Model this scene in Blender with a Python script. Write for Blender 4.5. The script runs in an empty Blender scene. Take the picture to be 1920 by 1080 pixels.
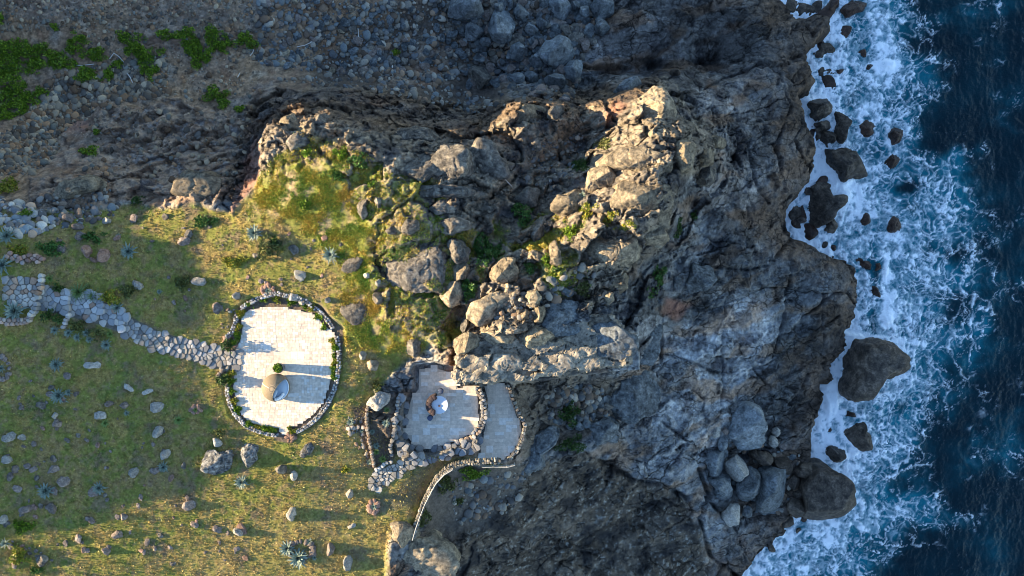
import bpy, bmesh, math, random
import numpy as np
from mathutils import Vector
R_ = math.radians
sc = bpy.context.scene
COL = sc.collection
# ------------------------------------------------------------------ camera, sky, sun, exposure
H = 60.0            # drone height above the round terrace (metres)
S = 26.0            # image pixels per metre at terrace level
SEA = -16.0
cam_d = bpy.data.cameras.new('camera'); cam = bpy.data.objects.new('camera', cam_d); COL.objects.link(cam)
cam.location = (0, 0, H); cam.rotation_euler = (0, 0, 0)
cam_d.sensor_width = 36; cam_d.lens = 36 * H / (1920 / S); cam_d.clip_end = 2000; cam_d.clip_start = 0.5
sc.camera = cam
SUN_EL, SUN_AZ = 15.5, 175.0     # sun stands in the west (-X), a touch to the north
az = R_(SUN_AZ); el = R_(SUN_EL)
sd_ = Vector((math.cos(az) * math.cos(el), math.sin(az) * math.cos(el), math.sin(el)))
w = bpy.data.worlds.new("World"); sc.world = w; w.use_nodes = True
nt = w.node_tree; bg = nt.nodes['Background']
sky = nt.nodes.new('ShaderNodeTexSky'); sky.sky_type = 'NISHITA'; sky.sun_disc = False
sky.sun_elevation = el; sky.sun_rotation = math.atan2(sd_.x, sd_.y)
sky.air_density = 1.0; sky.dust_density = 0.0; sky.ozone_density = 2.2
nt.links.new(sky.outputs[0], bg.inputs[0]); bg.inputs[1].default_value = 0.105
sl = bpy.data.lights.new('sun', 'SUN'); sl.energy = 5.0; sl.angle = R_(0.6); sl.color = (1.0, 0.77, 0.47)
so = bpy.data.objects.new('sun', sl); COL.objects.link(so)
so.rotation_euler = sd_.to_track_quat('Z', 'Y').to_euler(); so.location = (-40, 5, 40)
sc.view_settings.view_transform = 'Standard'; sc.view_settings.look = 'None'
sc.cycles.pixel_filter_type = 'BLACKMAN_HARRIS'; sc.cycles.filter_width = 1.0
sc.view_settings.exposure = 2.12; sc.view_settings.gamma = 1; sc.view_settings.use_curve_mapping = False

# ------------------------------------------------------------------ numpy noise
rng = np.random.default_rng(7); random.seed(7)
_ang = rng.random((256, 256)) * 2 * np.pi
_G = np.stack([np.cos(_ang), np.sin(_ang)], -1)
_T3 = rng.random((32, 32, 32))
_J = rng.random((256, 256, 6))
def noise(x, y, s=0):
    x = x + s * 17.37; y = y + s * 9.71
    xi = np.floor(x).astype(np.int64); yi = np.floor(y).astype(np.int64); fx = x - xi; fy = y - yi
    u = fx * fx * fx * (fx * (fx * 6 - 15) + 10); v = fy * fy * fy * (fy * (fy * 6 - 15) + 10)
    def g(a, b):
        gg = _G[(xi + a) & 255, (yi + b) & 255]
        return gg[..., 0] * (fx - a) + gg[..., 1] * (fy - b)
    return 1.5 * ((g(0, 0) * (1 - u) + g(1, 0) * u) * (1 - v) + (g(0, 1) * (1 - u) + g(1, 1) * u) * v)
def fbm(x, y, o=4, s=0, gain=.5):
    r = 0; a = 1; t = 0
    for i in range(o):
        r = r + a * noise(x * 2 ** i, y * 2 ** i, s + i * 3); t += a; a *= gain
    return r / t
def ridged(x, y, o=4, s=0, gain=.5):
    r = 0; a = 1; t = 0
    for i in range(o):
        r = r + a * (1 - 2 * np.abs(noise(x * 2 ** i, y * 2 ** i, s + i * 5))); t += a; a *= gain
    return r / t
def noise3(p, s=0):
    p = p + s * 3.17
    i = np.floor(p).astype(np.int64); f = p - i; f = f * f * (3 - 2 * f)
    def t(a, b, c): return _T3[(i[:, 0] + a) & 31, (i[:, 1] + b) & 31, (i[:, 2] + c) & 31]
    fx, fy, fz = f[:, 0], f[:, 1], f[:, 2]
    x00 = t(0,0,0)*(1-fx)+t(1,0,0)*fx; x10 = t(0,1,0)*(1-fx)+t(1,1,0)*fx
    x01 = t(0,0,1)*(1-fx)+t(1,0,1)*fx; x11 = t(0,1,1)*(1-fx)+t(1,1,1)*fx
    return ((x00*(1-fy)+x10*fy)*(1-fz)+(x01*(1-fy)+x11*fy)*fz) * 2 - 1
def voro(x, y, s=0):
    """F1, F2, random pair of the nearest cell, vector to it"""
    x = x + s * 31.3; y = y + s * 13.9
    xi = np.floor(x).astype(np.int64); yi = np.floor(y).astype(np.int64)
    f1 = np.full(x.shape, 9.0); f2 = np.full(x.shape, 9.0)
    rnd = np.zeros(x.shape + (4,)); dx = np.zeros(x.shape); dy = np.zeros(x.shape)
    for a in (-1, 0, 1):
        for b in (-1, 0, 1):
            j = _J[(xi + a) & 255, (yi + b) & 255]
            ex = x - (xi + a + j[..., 0]); ey = y - (yi + b + j[..., 1])
            d = np.sqrt(ex * ex + ey * ey); n = d < f1
            f2 = np.where(n, f1, np.minimum(f2, d)); f1 = np.where(n, d, f1)
            rnd = np.where(n[..., None], j[..., 2:6], rnd); dx = np.where(n, ex, dx); dy = np.where(n, ey, dy)
    return f1, f2, rnd, dx, dy
def ss(a, b, x):
    t = np.clip((x - a) / (b - a), 0, 1); return t * t * (3 - 2 * t)
def facet(x, y, s, tilt=1.0, step=1.0):
    f1, f2, r, dx, dy = voro(x, y, s)
    return step * (r[..., 0] - .5) + tilt * ((r[..., 1] - .5) * dx + (r[..., 2] - .5) * dy), f2 - f1, r[..., 3]

# ------------------------------------------------------------------ image pixels -> metres
def W(px, py, z):
    k = (H - z) / H / S
    return ((px - 960) * k, (540 - py) * k)
# control points of the headland: (image x, image y, assumed height)
CONTROL_PTS = [(-60,-60,-6),(0,0,-6),(200,0,-7),(480,0,-8),(640,0,-9),(800,0,-10.5),(1000,0,-12.5),(1150,0,-14),(1300,0,-12.5),(1450,20,-13.5),
(0,100,-6.5),(250,100,-7.5),(500,100,-9),(750,120,-11.3),(620,150,-10),(900,190,-12),(1000,150,-12.8),(1080,100,-13.5),(1200,128,-15),(1330,120,-14.6),(1100,185,-11.5),
(1200,70,-12.6),(1300,90,-12.3),(1400,50,-12),(1500,60,-12.4),(1400,135,-11.3),(1480,200,-11.5),(1450,300,-9.5),(1500,350,-12.3),(1500,280,-11.5),(1540,40,-13.5),
(0,200,-6),(0,300,-3.2),(150,200,-6.7),(300,200,-6.3),(100,300,-4),(250,300,-4),(400,200,-7),(400,290,-4.5),(470,220,-6),(460,300,-3.3),(-80,300,-3),(-80,150,-6),
(0,380,0.3),(0,420,1.5),(130,350,-1),(150,400,0.4),(300,400,-.4),(370,350,-.6),(400,400,0),(450,400,.3),(300,350,-2.2),(220,360,-1.6),
(500,300,.6),(510,240,1.0),(600,212,1.4),(680,235,1),(760,290,1.3),(560,270,1.6),(600,180,-4),(520,180,-6.5),(700,190,-6),(800,220,-7),(850,240,-5.5),(900,225,-8),(700,160,-9),(780,255,-1.8),
(870,270,-.6),(920,270,-1.6),(960,200,-4),(1000,210,-2.2),(1050,205,-2.6),(1000,180,-8),(1100,215,-4.5),(1020,300,-3.8),(1080,290,-4.2),(960,330,-1.9),(1120,250,-4.2),
(1150,190,-4),(1200,190,-2.0),(1250,230,-1.2),(1220,165,-5),(1300,190,-7),(1350,200,-8),(1250,140,-11),(1400,220,-9.5),(1320,240,-5.5),
(1150,310,.3),(1220,290,2),(1290,280,1.0),(1340,290,-3.8),(1370,290,-8),(1400,330,-8.5),(1050,360,-1),(1100,370,1),(1200,380,2.6),(1260,380,1.8),(1300,380,-6),(1340,400,-7.5),(1400,430,-9),(1460,420,-11.5),
(1150,470,1.4),(1220,460,-.8),(1280,470,-7),(1100,530,.3),(1030,430,-.5),(1040,500,1),(1150,560,-.5),(1210,520,-3.5),(1260,540,-7.5),(1200,600,-2.5),(1230,640,-8.7),(1330,500,-8.5),(1400,540,-9.8),
(560,350,1.6),(650,400,1.2),(560,450,.6),(680,500,.9),(700,350,1.9),(800,350,1.9),(790,490,1.3),(700,600,.3),(820,600,.7),(850,420,1.5),(750,640,.2),(900,400,.6),(915,470,0),(890,560,.2),
(950,500,1.3),(960,560,1.7),(1000,600,1.9),(900,640,1.6),(960,680,1.6),(1060,600,.6),(1100,650,-.6),(1170,640,-1.6),(850,620,.1),(870,690,1.2),
(250,600,1.1),(100,600,1.9),(0,550,2.5),(-80,550,3.2),(250,450,.4),(350,480,.1),(390,600,.2),(100,750,1.3),(-80,750,2.2),(250,800,.6),(50,900,1.0),(200,1000,.5),(400,880,0.0),(400,1050,-.2),(600,900,-.3),(620,1060,-.6),(0,1080,.9),(-80,1080,1.4),
(530,690,0),(440,690,0.05),(640,690,0),(530,830,-.05),(660,640,.15),(680,720,-.1),(700,780,-.3),(650,850,-.3),(720,900,-.9),(700,1000,-.7),(740,960,-.8),(770,980,-.9),(700,1080,-.9),
(740,700,-.9),(730,760,-.9),(730,840,-1.0),(830,760,-1.3),(830,700,-1.3),(940,760,-1.9),(940,850,-1.9),(830,860,-1.4),(780,900,-1.2),
(900,700,-1.8),(1000,712,-3.6),(1100,705,-4.6),(1190,700,-7.5),(1000,760,-4.5),(1060,760,-5.5),(1150,760,-7.5),(1030,830,-5.2),(1000,870,-4.7),(1110,830,-6.8),
(905,875,-2.7),(880,910,-3.4),(850,900,-2.6),(850,960,-3.6),(920,950,-4),(815,1000,-3.2),(960,900,-3.8),(800,1060,-2.2),(860,1040,-3.5),(760,1060,-1.2),
(1000,950,-6.2),(1000,1060,-8),(900,1060,-5.5),(1100,900,-8),(1100,1060,-10),(1200,1060,-11.3),(1300,1060,-12.7),(1250,900,-10.4),(1180,820,-9),(1200,960,-10.8),
(1300,600,-9.6),(1400,610,-10.7),(1500,550,-11.7),(1560,540,-12),(1590,560,-13),(1300,700,-10.1),(1290,800,-10.6),(1400,700,-12),(1500,680,-12.6),(1530,800,-14.3),(1330,800,-11.8),(1400,850,-14.6),(1450,920,-15),(1340,900,-13.6),(1370,1000,-13),(1440,980,-14.6),(1400,1050,-14.3),(1300,950,-11.7),(1480,760,-13.2),(1440,800,-13.8),
(1700,500,-19),(1700,0,-19),(1700,1080,-19),(1600,1040,-18),(1650,300,-18)]
SP = np.array([[*W(a, b, z), z] for a, b, z in CONTROL_PTS])
def mq(d): return np.sqrt(d * d + 1.0)
_A = mq(np.hypot(SP[:, None, 0] - SP[None, :, 0], SP[:, None, 1] - SP[None, :, 1]))
_wt = np.linalg.solve(_A + 0.02 * np.eye(len(SP)) * -1, SP[:, 2] - SP[:, 2].mean())
gx = np.arange(-46, 61, 0.8); gy = np.arange(-34, 34.1, 0.8)
GX, GY = np.meshgrid(gx, gy)
BG = SP[:, 2].mean() + np.sum(mq(np.hypot(GX[..., None] - SP[:, 0], GY[..., None] - SP[:, 1])) * _wt, -1)
def bil(xs, ys, A, x, y):
    x = np.clip(x, xs[0], xs[-1] - 1e-6); y = np.clip(y, ys[0], ys[-1] - 1e-6)
    i = np.clip(np.searchsorted(xs, x, side='right') - 1, 0, len(xs) - 2); j = np.clip(np.searchsorted(ys, y, side='right') - 1, 0, len(ys) - 2)
    tx = (x - xs[i]) / (xs[i + 1] - xs[i]); ty = (y - ys[j]) / (ys[j + 1] - ys[j])
    return (A[j, i] * (1 - tx) + A[j, i + 1] * tx) * (1 - ty) + (A[j + 1, i] * (1 - tx) + A[j + 1, i + 1] * tx) * ty
def axis(lo, hi, st, lo2, hi2):
    a = list(np.arange(lo, hi + 1e-6, st)); d = st; p = a[-1]; q = a[0]
    while p < hi2: d *= 1.10; p += d; a.append(p)
    d = st
    while q > lo2: d *= 1.09; q -= d; a.insert(0, q)
    return np.array(a)
STEP = 0.08
TX = axis(-41, 35.5, STEP, -150, 70); TY = axis(-27, 27, STEP, -110, 110)
X, Y = np.meshgrid(TX, TY)
Z = bil(gx, gy, BG, X, Y)
# smooth the piecewise interpolation a little
for _ in range(3):
    Z[1:-1, 1:-1] = (Z[1:-1, 1:-1] * 2 + Z[:-2, 1:-1] + Z[2:, 1:-1] + Z[1:-1, :-2] + Z[1:-1, 2:]) / 6
BASE = Z.copy()
k = S * H / (H - BASE)
U = 960 + X * k; V = 540 - Y * k            # image pixel coordinates of every ground vertex, projected through the camera
wu = 7 * fbm(X * .5, Y * .5, 3, 41); wv = 7 * fbm(X * .5, Y * .5, 3, 57)
def sdist(poly, U, V, pad=60):
    """signed distance (image pixels, or metres for the slab, + inside), -pad far away"""
    P = np.array(poly, float); out = np.full(U.shape, -float(pad))
    m = (U > P[:, 0].min() - pad) & (U < P[:, 0].max() + pad) & (V > P[:, 1].min() - pad) & (V < P[:, 1].max() + pad)
    u = U[m]; v = V[m]; d = np.full(u.shape, 1e9); ins = np.zeros(u.shape, bool)
    for i in range(len(P)):
        a = P[i]; b = P[(i + 1) % len(P)]; ab = b - a; L = ab @ ab + 1e-9
        t = np.clip(((u - a[0]) * ab[0] + (v - a[1]) * ab[1]) / L, 0, 1)
        d = np.minimum(d, np.hypot(u - a[0] - t * ab[0], v - a[1] - t * ab[1]))
        c = ((a[1] > v) != (b[1] > v))
        with np.errstate(divide='ignore', invalid='ignore'):
            xx = ab[0] * (v - a[1]) / (ab[1] if ab[1] != 0 else 1e-9) + a[0]
        ins ^= c & (u < xx)
    out[m] = np.where(ins, d, -d); return out
def pm(poly, soft=8, warp=1.0):
    d = sdist(poly, U + wu * warp, V + wv * warp); return ss(-soft, soft, d)

COAST = [(-900,-900),(1440,-900),(1452,-60),(1470,4),(1500,22),(1530,16),(1560,28),(1568,66),(1548,80),(1522,100),(1530,125),(1556,142),(1548,162),(1515,185),(1514,210),(1524,240),(1538,275),(1541,310),(1532,350),(1510,378),(1490,400),(1480,418),(1500,434),(1522,440),(1545,460),(1580,478),(1613,490),(1622,530),(1620,570),(1606,610),(1594,650),(1580,690),(1575,722),(1546,727),(1547,785),(1532,830),(1528,868),(1500,960),(1480,985),(1482,1003),(1440,1045),(1395,1090),(1380,1300),(1300,2500),(-900,2500)]
PATIO = [(452,592),(470,580),(520,575),(560,582),(590,590),(605,608),(620,620),(627,625),(625,680),(618,720),(605,755),(590,775),(570,790),(545,802),(540,815),(526,812),(524,802),(500,801),(465,790),(448,770),(440,740),(439,690),(441,655),(450,640),(455,612)]
PATIO2 = [(786,692),(815,690),(850,700),(858,728),(893,725),(897,760),(895,790),(886,812),(850,828),(805,842),(778,838),(762,815),(765,770),(772,745),(785,730)]
PATIO3 = [(908,724),(950,722),(958,750),(970,785),(978,810),(960,842),(945,862),(902,860),(905,825),(912,790),(915,750)]
PATHLO = [(236,592),(300,625),(380,646),(445,662),(445,690),(400,688),(330,665),(285,655),(232,622)]
PATHUP = [(78,535),(130,545),(190,552),(238,590),(228,623),(180,605),(120,590),(70,578)]
PATHTOP = [(12,520),(80,527),(74,580),(16,572)]
# zones
lawn = pm([(-900,392),(0,392),(60,402),(130,395),(230,388),(300,388),(380,385),(440,400),(470,365),(492,320),(520,290),(560,262),(620,270),(700,290),(745,330),(830,400),(900,440),(885,500),(860,560),(838,620),(790,665),(740,690),(700,735),(700,780),(760,860),(850,852),(905,866),(850,870),(818,892),(795,930),(778,995),(730,1000),(722,1100),(722,2500),(-900,2500)], 7, 1.6)
ridge = pm([(485,330),(490,250),(520,205),(600,190),(700,210),(860,235),(960,190),(1150,160),(1240,145),(1330,190),(1400,260),(1400,330),(1310,400),(1300,470),(1230,560),(1215,690),(1190,700),(860,735),(840,690),(800,640),(730,610),(700,540),(700,480),(690,380),(600,300),(500,350)], 16, 2)
veg = pm([(500,300),(560,250),(640,270),(760,300),(880,390),(960,380),(1060,400),(1130,370),(1170,400),(1100,470),(1100,560),(1000,530),(930,480),(880,560),(860,640),(740,660),(650,640),(640,500),(560,420),(470,400)], 16, 2.5)
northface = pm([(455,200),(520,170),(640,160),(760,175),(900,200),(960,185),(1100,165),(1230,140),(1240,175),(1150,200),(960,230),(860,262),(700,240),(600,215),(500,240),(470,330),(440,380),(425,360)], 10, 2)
valley = pm([(-900,-900),(820,-900),(840,0),(900,120),(960,190),(880,215),(760,200),(640,165),(520,175),(460,230),(440,330),(380,380),(150,380),(-900,380)], 12, 2)
lowgarden = pm([(800,1000),(800,930),(830,890),(880,872),(1000,872),(960,930),(900,990),(850,1000)], 8, 1.5)
gully2 = pm([(965,722),(1190,706),(1200,760),(1060,830),(985,860),(975,800)], 8, 1.5)
darkslab = pm([(1000,850),(1100,850),(1190,890),(1280,930),(1320,1000),(1330,1120),(800,1120),(860,1000),(960,930)], 12, 2)
platform = 1 - np.clip(lawn + ridge + valley + lowgarden + gully2, 0, 1)
cj = 9 * fbm(X * .9, Y * .9, 4, 43, .6); cd = sdist(COAST, U + wu * .7, V + wv * .7, 170) + cj
# rock relief
wx = X + .6 * fbm(X * .35, Y * .35, 3, 3) + .12 * noise(X * 1.6, Y * 1.6, 4); wy = Y + .6 * fbm(X * .35, Y * .35, 3, 9) + .12 * noise(X * 1.6, Y * 1.6, 6)
c30, s30 = math.cos(R_(18)), math.sin(R_(18))
ra = wx * c30 + wy * s30; rb = -wx * s30 + wy * c30
fa, ea, ida = facet(ra / 3.6, rb / 2.3, 1, 1.3, .75)
fb, eb, idb = facet(ra / 1.5 + .2 * noise(X, Y, 5), rb / .95, 2, 1.5, .9)
fc, ec, idc = facet(wx / .55, wy / .42, 3, 1.4, .9)
rg = ridged(wx * .45, wy * .7, 5, 4, .55)
fine = fbm(X * 2.3, Y * 2.3, 4, 8, .6)
fd, ed, idd = facet(wx / .26, wy / .22, 6, 1.2, .9)
cm1 = ss(-.1, .25, fbm(X * .3, Y * .3, 2, 17)); cm2 = ss(-.15, .2, fbm(X * .6, Y * .6, 2, 19))
pit = np.clip(.25 - np.abs(fbm(X * 2.1, Y * 2.1, 3, 29, .7)), 0, 1)
crag = 1.35 * fa + .8 * fb + .34 * fc + .12 * fd + .4 * rg + .26 * fine - .5 * pit - .6 * cm1 * (1 - ss(0, .10, ea)) - .25 * cm2 * (1 - ss(0, .14, eb))
ga, gea, gid = facet(ra / 7.5, rb / 4.2, 11, 1.1, .5)
gb, geb, gidb = facet(ra / 2.6, rb / 1.7, 12, 1.0, .5)
gc_, gec, _g = facet(ra / 1.1, rb / .6, 13, 1.3, .6)
pm1 = ss(.0, .3, fbm(X * .14 + 4, Y * .14, 3, 23)); pm2 = ss(-.05, .25, fbm(X * .4, Y * .4, 2, 27))
plat = .85 * ga + .6 * gb * (.4 + pm2) + .3 * gc_ * (.3 + pm2) - .25 * pit * pm2 + .55 * ridged(rb * .30, ra * .12, 6, 14, .55) + .15 * ridged(wx * .9, wy * 1.3, 5, 22, .6) + .12 * fine - .5 * pm1 * (1 - ss(0, .03, gea)) - .22 * pm2 * (1 - ss(0, .05, geb))
def fault(pts, wd, dp):
    d = np.full(U.shape, 99.)
    for a, b in zip(pts[:-1], pts[1:]):
        a = np.array(a, float); b = np.array(b, float); ab = b - a; u = U + wu * .7; v = V + wv * .7
        t = np.clip(((u - a[0]) * ab[0] + (v - a[1]) * ab[1]) / (ab @ ab), 0, 1); d = np.minimum(d, np.hypot(u - a[0] - t * ab[0], v - a[1] - t * ab[1]))
    vr = .55 + .9 * noise(X * .35 + dp * 7, Y * .35, 33) + .4 * noise(X * 1.3, Y * 1.3, 35); return -dp * np.clip(vr, 0, 1.3) * (1 - ss(0, wd * np.clip(.6 + vr * .6, .3, 1.3), d))
for pts, wd, dp in [([(1100,848),(1135,870),(1185,895),(1240,910),(1285,935)], 7, 1.0), ([(1065,880),(1150,905),(1230,930),(1300,960)], 4, .5), ([(1230,470),(1235,560),(1238,680),(1205,700)], 5, .8), ([(1240,660),(1350,700),(1440,690),(1470,600),(1480,500)], 4, .5),
    ([(1360,560),(1352,640),(1356,720),(1350,760)], 4, .5), ([(1240,790),(1290,830),(1335,850)], 4, .5), ([(1310,880),(1330,930),(1310,970),(1330,1040),(1380,1080)], 5, .9), ([(1320,930),(1385,1000),(1400,1070)], 4, .6), ([(1545,500),(1540,600),(1545,690)], 6, .5),
    ([(1090,128),(1180,132),(1260,122),(1340,115),(1345,105)], 9, 1.6), ([(1300,180),(1360,150),(1440,115),(1500,105)], 4, .6), ([(1390,20),(1360,60),(1345,105)], 4, .5), ([(1300,180),(1330,230),(1400,270),(1420,350),(1440,380)], 5, .8), ([(1460,140),(1480,200),(1455,280),(1470,360)], 4, .5), ([(1320,500),(1400,505),(1440,500),(1490,440)], 5, .8), ([(1480,760),(1520,700),(1575,690)], 4, .5), ([(1400,390),(1410,440),(1440,500)], 4, .6)]:
    plat = plat + fault(pts, wd, dp)
soil = .22 * fbm(X * .5, Y * .5, 5, 31, .55) + .05 * fine
bed_ = .45 * ridged(ra * .3, rb * 1.1, 5, 36, .6)
vr2 = pm([(190,215),(330,190),(465,215),(445,300),(425,350),(380,385),(300,375),(190,330)], 14, 3); vr3 = pm([(60,330),(180,315),(260,350),(300,385),(120,395),(60,370)], 10, 2)
rv = np.maximum(ss(-.1, .35, fbm(X * .16, Y * .2, 3, 37) ) * valley, np.maximum(vr2, vr3) * valley)
ridge = np.maximum(ridge, northface)
rockamt = np.clip(ridge * (1 - .72 * lawn * (1 - veg * .35)), 0, 1)
g_rough = .035 * fbm(X * 1.7, Y * 1.7, 4, 51, .65)
Z = BASE + rockamt * crag * .95 + platform * plat + (valley * (1 - rockamt)) * (soil + rv * (bed_ + .25 * fb) + np.maximum(vr2, vr3) * .6 * crag) \
    + lowgarden * soil + gully2 * (soil + .4 * fb + .3 * fc) + lawn * (1 - rockamt) * (g_rough + .12 * fbm(X * .25, Y * .25, 3, 61))
slabm = ss(-6, 4, sdist([(852,722),(848,672),(870,645),(930,635),(1030,622),(1150,596),(1190,655),(1185,685),(1100,698),(1000,710),(905,720)], U, V)); Z = Z * (1 - slabm) + (-1.2 + .15 * fb) * slabm
# shore profile
inl = ss(0, 22 + 16 * noise(X * .4, Y * .4, 47), cd)
top_ = np.maximum(Z, SEA + 1.1 + .5 * fb)
Z = np.where(cd > 0, (SEA - .9) * (1 - inl) ** 2 + (1 - (1 - inl) ** 2) * top_, SEA - .9 + cd * .05)
# the tidal crevice keeps water
# levelled places
def level(poly, z, soft=5, grow=2):
    global Z
    m = ss(-soft - grow, -grow, sdist(poly, U, V)); Z = Z * (1 - m) + z * m; return m
mp = level(PATIO, -.06, 7, 16); level(PATIO2, -1.63, 4, 8); level(PATIO3, -2.18, 4, 5)
for pl in (PATHLO, PATHUP, PATHTOP):
    m = ss(-6, 0, sdist(pl, U, V)); Z = Z * (1 - m) + (BASE - .03) * m
# the hill to the west, out of frame, that keeps the garden in the shade
crest = np.interp(Y, [-110, -30, -19.5, -17, -14.5, -12, -8, -3, 2, 5.5, 7.2, 9.0, 11, 16, 19.5, 23, 40, 110],
                     [3.5, 4.6, 5.2, 5.5, 7.2, 8.7, 9.2, 8.6, 9.3, 8.7, 6.9, 6.9, 9.7, 10.7, 11.2, 15.5, 18, 20])
crest = crest + .75 * fbm(Y * .35 + 3, Y * 0 + 7.7, 4, 71) + .5 * fbm(Y * 1.3 + 3, Y * 0 + 3.7, 3, 73)
hm = ss(-42.5, -54, X) * 1.0
Z = Z * (1 - hm) + (crest + .02 * (-54 - np.minimum(X, -54)) + 1.2 * fbm(X * .2, Y * .2, 4, 77) * ss(-54, -70, X)) * hm
def hz(x, y): return bil(TX, TY, Z, np.asarray(x, float), np.asarray(y, float))
def PV(px, py):
    """image pixels -> (x, y, ground z): follow the sight line down to the ground"""
    px = np.atleast_1d(np.asarray(px, float)); py = np.atleast_1d(np.asarray(py, float)); hit = np.full(px.shape, SEA - .9); done = np.zeros(px.shape, bool)
    for z in np.arange(6, SEA - 1, -.1):
        x, y = W(px, py, z); h = hz(x, y); n = (~done) & (h >= z); hit = np.where(n, z, hit); done |= n
    x, y = W(px, py, hit); return x, y, hz(x, y)
def P(px, py, it=8):
    x, y, z = PV(px, py); return float(x[0]), float(y[0]), float(z[0])
PATH3 = [(795,850),(760,866),(702,882),(698,900),(697,920),(712,917),(745,893),(790,868)]
STEPS = [(752,742),(768,748),(760,775),(756,815),(768,838),(800,848),(850,834),(900,826),(905,846),(870,852),(840,858),(800,868),(770,866),(748,845),(742,800)]
# ------------------------------------------------------------------ ground colours (surface colours, plus shade painted on the ridge's east side)
def c3(*c): return np.array(c, float)
def mix(A, B, m): return A * (1 - m[..., None]) + B * m[..., None]
n1 = fbm(X * .8, Y * .8, 5, 81, .6); n2 = fbm(X * .25, Y * .25, 4, 83); n3 = fbm(X * 3, Y * 3, 3, 85, .7); n4 = fbm(X * .5 + 9, Y * .5, 5, 87, .6); n5 = fbm(X * 1.5 + 9, Y * 1.5, 4, 89, .7)
one = np.ones(X.shape + (1,))
C = one * c3(.215, .18, .138)
C = mix(C, one * c3(.33, .275, .20), ss(-.05, .4, n1)); C = mix(C, one * c3(.085, .08, .078), ss(-.05, .35, n4)); C = C * np.clip(1 + .75 * n3 + .7 * n5, .3, 1.9)[..., None]
C = C * (.86 + .22 * (ida - .5) + .25 * (idb - .5))[..., None]
# platforms: cooler grey with brown stained runs
PC = one * c3(.135, .138, .138)
PC = mix(PC, one * c3(.235, .238, .232), ss(.05, .45, n1 + .15 * n3)); PC = mix(PC, one * c3(.055, .055, .06), ss(-.02, .35, n4 - .1 * n3))
PC = mix(PC, one * c3(.15, .105, .072), ss(.0, .3, fbm(ra * .22, rb * .5, 4, 91)) * .8)
PC = PC * np.clip(1 + .7 * (gid - .5) + .4 * (gidb - .5) + .45 * n3 + .5 * n5 + .8 * (_g - .5) * pm2 - .9 * ss(.18, .3, np.abs(n5)) * (n5 < 0) * .4, .3, 2)[..., None]
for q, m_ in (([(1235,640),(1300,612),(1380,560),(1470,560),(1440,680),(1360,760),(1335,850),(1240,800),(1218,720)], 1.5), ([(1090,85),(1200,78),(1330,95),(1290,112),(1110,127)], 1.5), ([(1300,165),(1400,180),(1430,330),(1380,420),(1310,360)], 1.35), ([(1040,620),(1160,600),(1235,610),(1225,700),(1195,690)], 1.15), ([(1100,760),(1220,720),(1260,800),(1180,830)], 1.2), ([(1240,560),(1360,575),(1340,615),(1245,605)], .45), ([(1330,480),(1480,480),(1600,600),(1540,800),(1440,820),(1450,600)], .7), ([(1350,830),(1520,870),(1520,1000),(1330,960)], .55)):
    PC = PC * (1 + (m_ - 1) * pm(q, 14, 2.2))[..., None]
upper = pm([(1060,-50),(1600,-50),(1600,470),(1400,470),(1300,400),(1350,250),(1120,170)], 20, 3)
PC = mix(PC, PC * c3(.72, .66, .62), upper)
pmask = np.clip(platform + upper * .6, 0, 1)
PC = PC * 1.15
flank_shade = pm([(1270,130),(1420,200),(1440,400),(1330,500),(1300,560),(1230,720),(1180,712),(1040,690),(1040,610),(1110,580),(1180,510),(1240,470),(1262,400),(1275,340),(1350,325),(1340,240),(1285,200)], 9, 1.5)  # shade east of the crest, put into the rock colour as cooler grey
C = mix(C, PC, np.clip(platform + flank_shade, 0, 1))
stk = fbm((X * .8 + Y * .6) * .5, (-X * .6 + Y * .8) * 2.2, 4, 95, .65); DS = one * c3(.095, .078, .06) * np.clip(1 + .6 * n3 + .6 * (gidb - .5) + .9 * n1, .3, 2)[..., None]; DS = mix(DS, one * c3(.25, .24, .21), ss(.12, .5, .35 * stk + .9 * n3 + .6 * n5)); DS = mix(DS, one * c3(.03, .028, .027), ss(-.05, .35, n4 + .2 * n2))
C = mix(C, DS, darkslab)
# wet, weed-brown rock towards the water
wet = (1 - ss(15, 95, cd + 26 * n2 + 14 * n1)); C = mix(C, mix(one * c3(.075, .055, .042), one * c3(.15, .10, .065), ss(-.2, .3, n4)) * np.clip(1 + 1.0 * n5 + .7 * n3 + .4 * (gidb - .5), .3, 2)[..., None], wet * .8)
C = mix(C, one * c3(.03, .022, .017), (1 - ss(2, 26, cd + 9 * n1)) * .85)
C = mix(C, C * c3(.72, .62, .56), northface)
# valley
VC = one * c3(.22, .145, .088); VC = mix(VC, one * c3(.27, .21, .15), ss(0, .4, n1)); VC = mix(VC, one * c3(.18, .10, .06), ss(.05, .4, n4) * .7)
VC = mix(VC, one * c3(.14, .145, .14), ss(.15, .4, n2) * .45); VC = VC * 1.1 * np.clip(1 + 1.1 * n3 + .7 * n5, .3, 2)[..., None]
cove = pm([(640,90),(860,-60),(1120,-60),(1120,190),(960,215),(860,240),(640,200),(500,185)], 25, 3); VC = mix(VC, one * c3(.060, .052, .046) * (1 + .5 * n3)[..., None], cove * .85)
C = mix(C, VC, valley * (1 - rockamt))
VR = mix(one * c3(.30, .235, .18), one * c3(.17, .10, .065), ss(-.2, .3, n1)) * np.clip(1 + .8 * n5, .4, 1.8)[..., None]; C = mix(C, VR, rv * .8 * (1 - rockamt)); C = mix(C, one * c3(.27, .25, .23) * (1 + .6 * n3)[..., None], vr2 * ss(.1, .35, n1 + .4 * n5) * .8)
C = mix(C, one * c3(.12, .10, .08) * (1 + .5 * n3)[..., None], np.clip(lowgarden + gully2 * .6, 0, 1))
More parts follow.
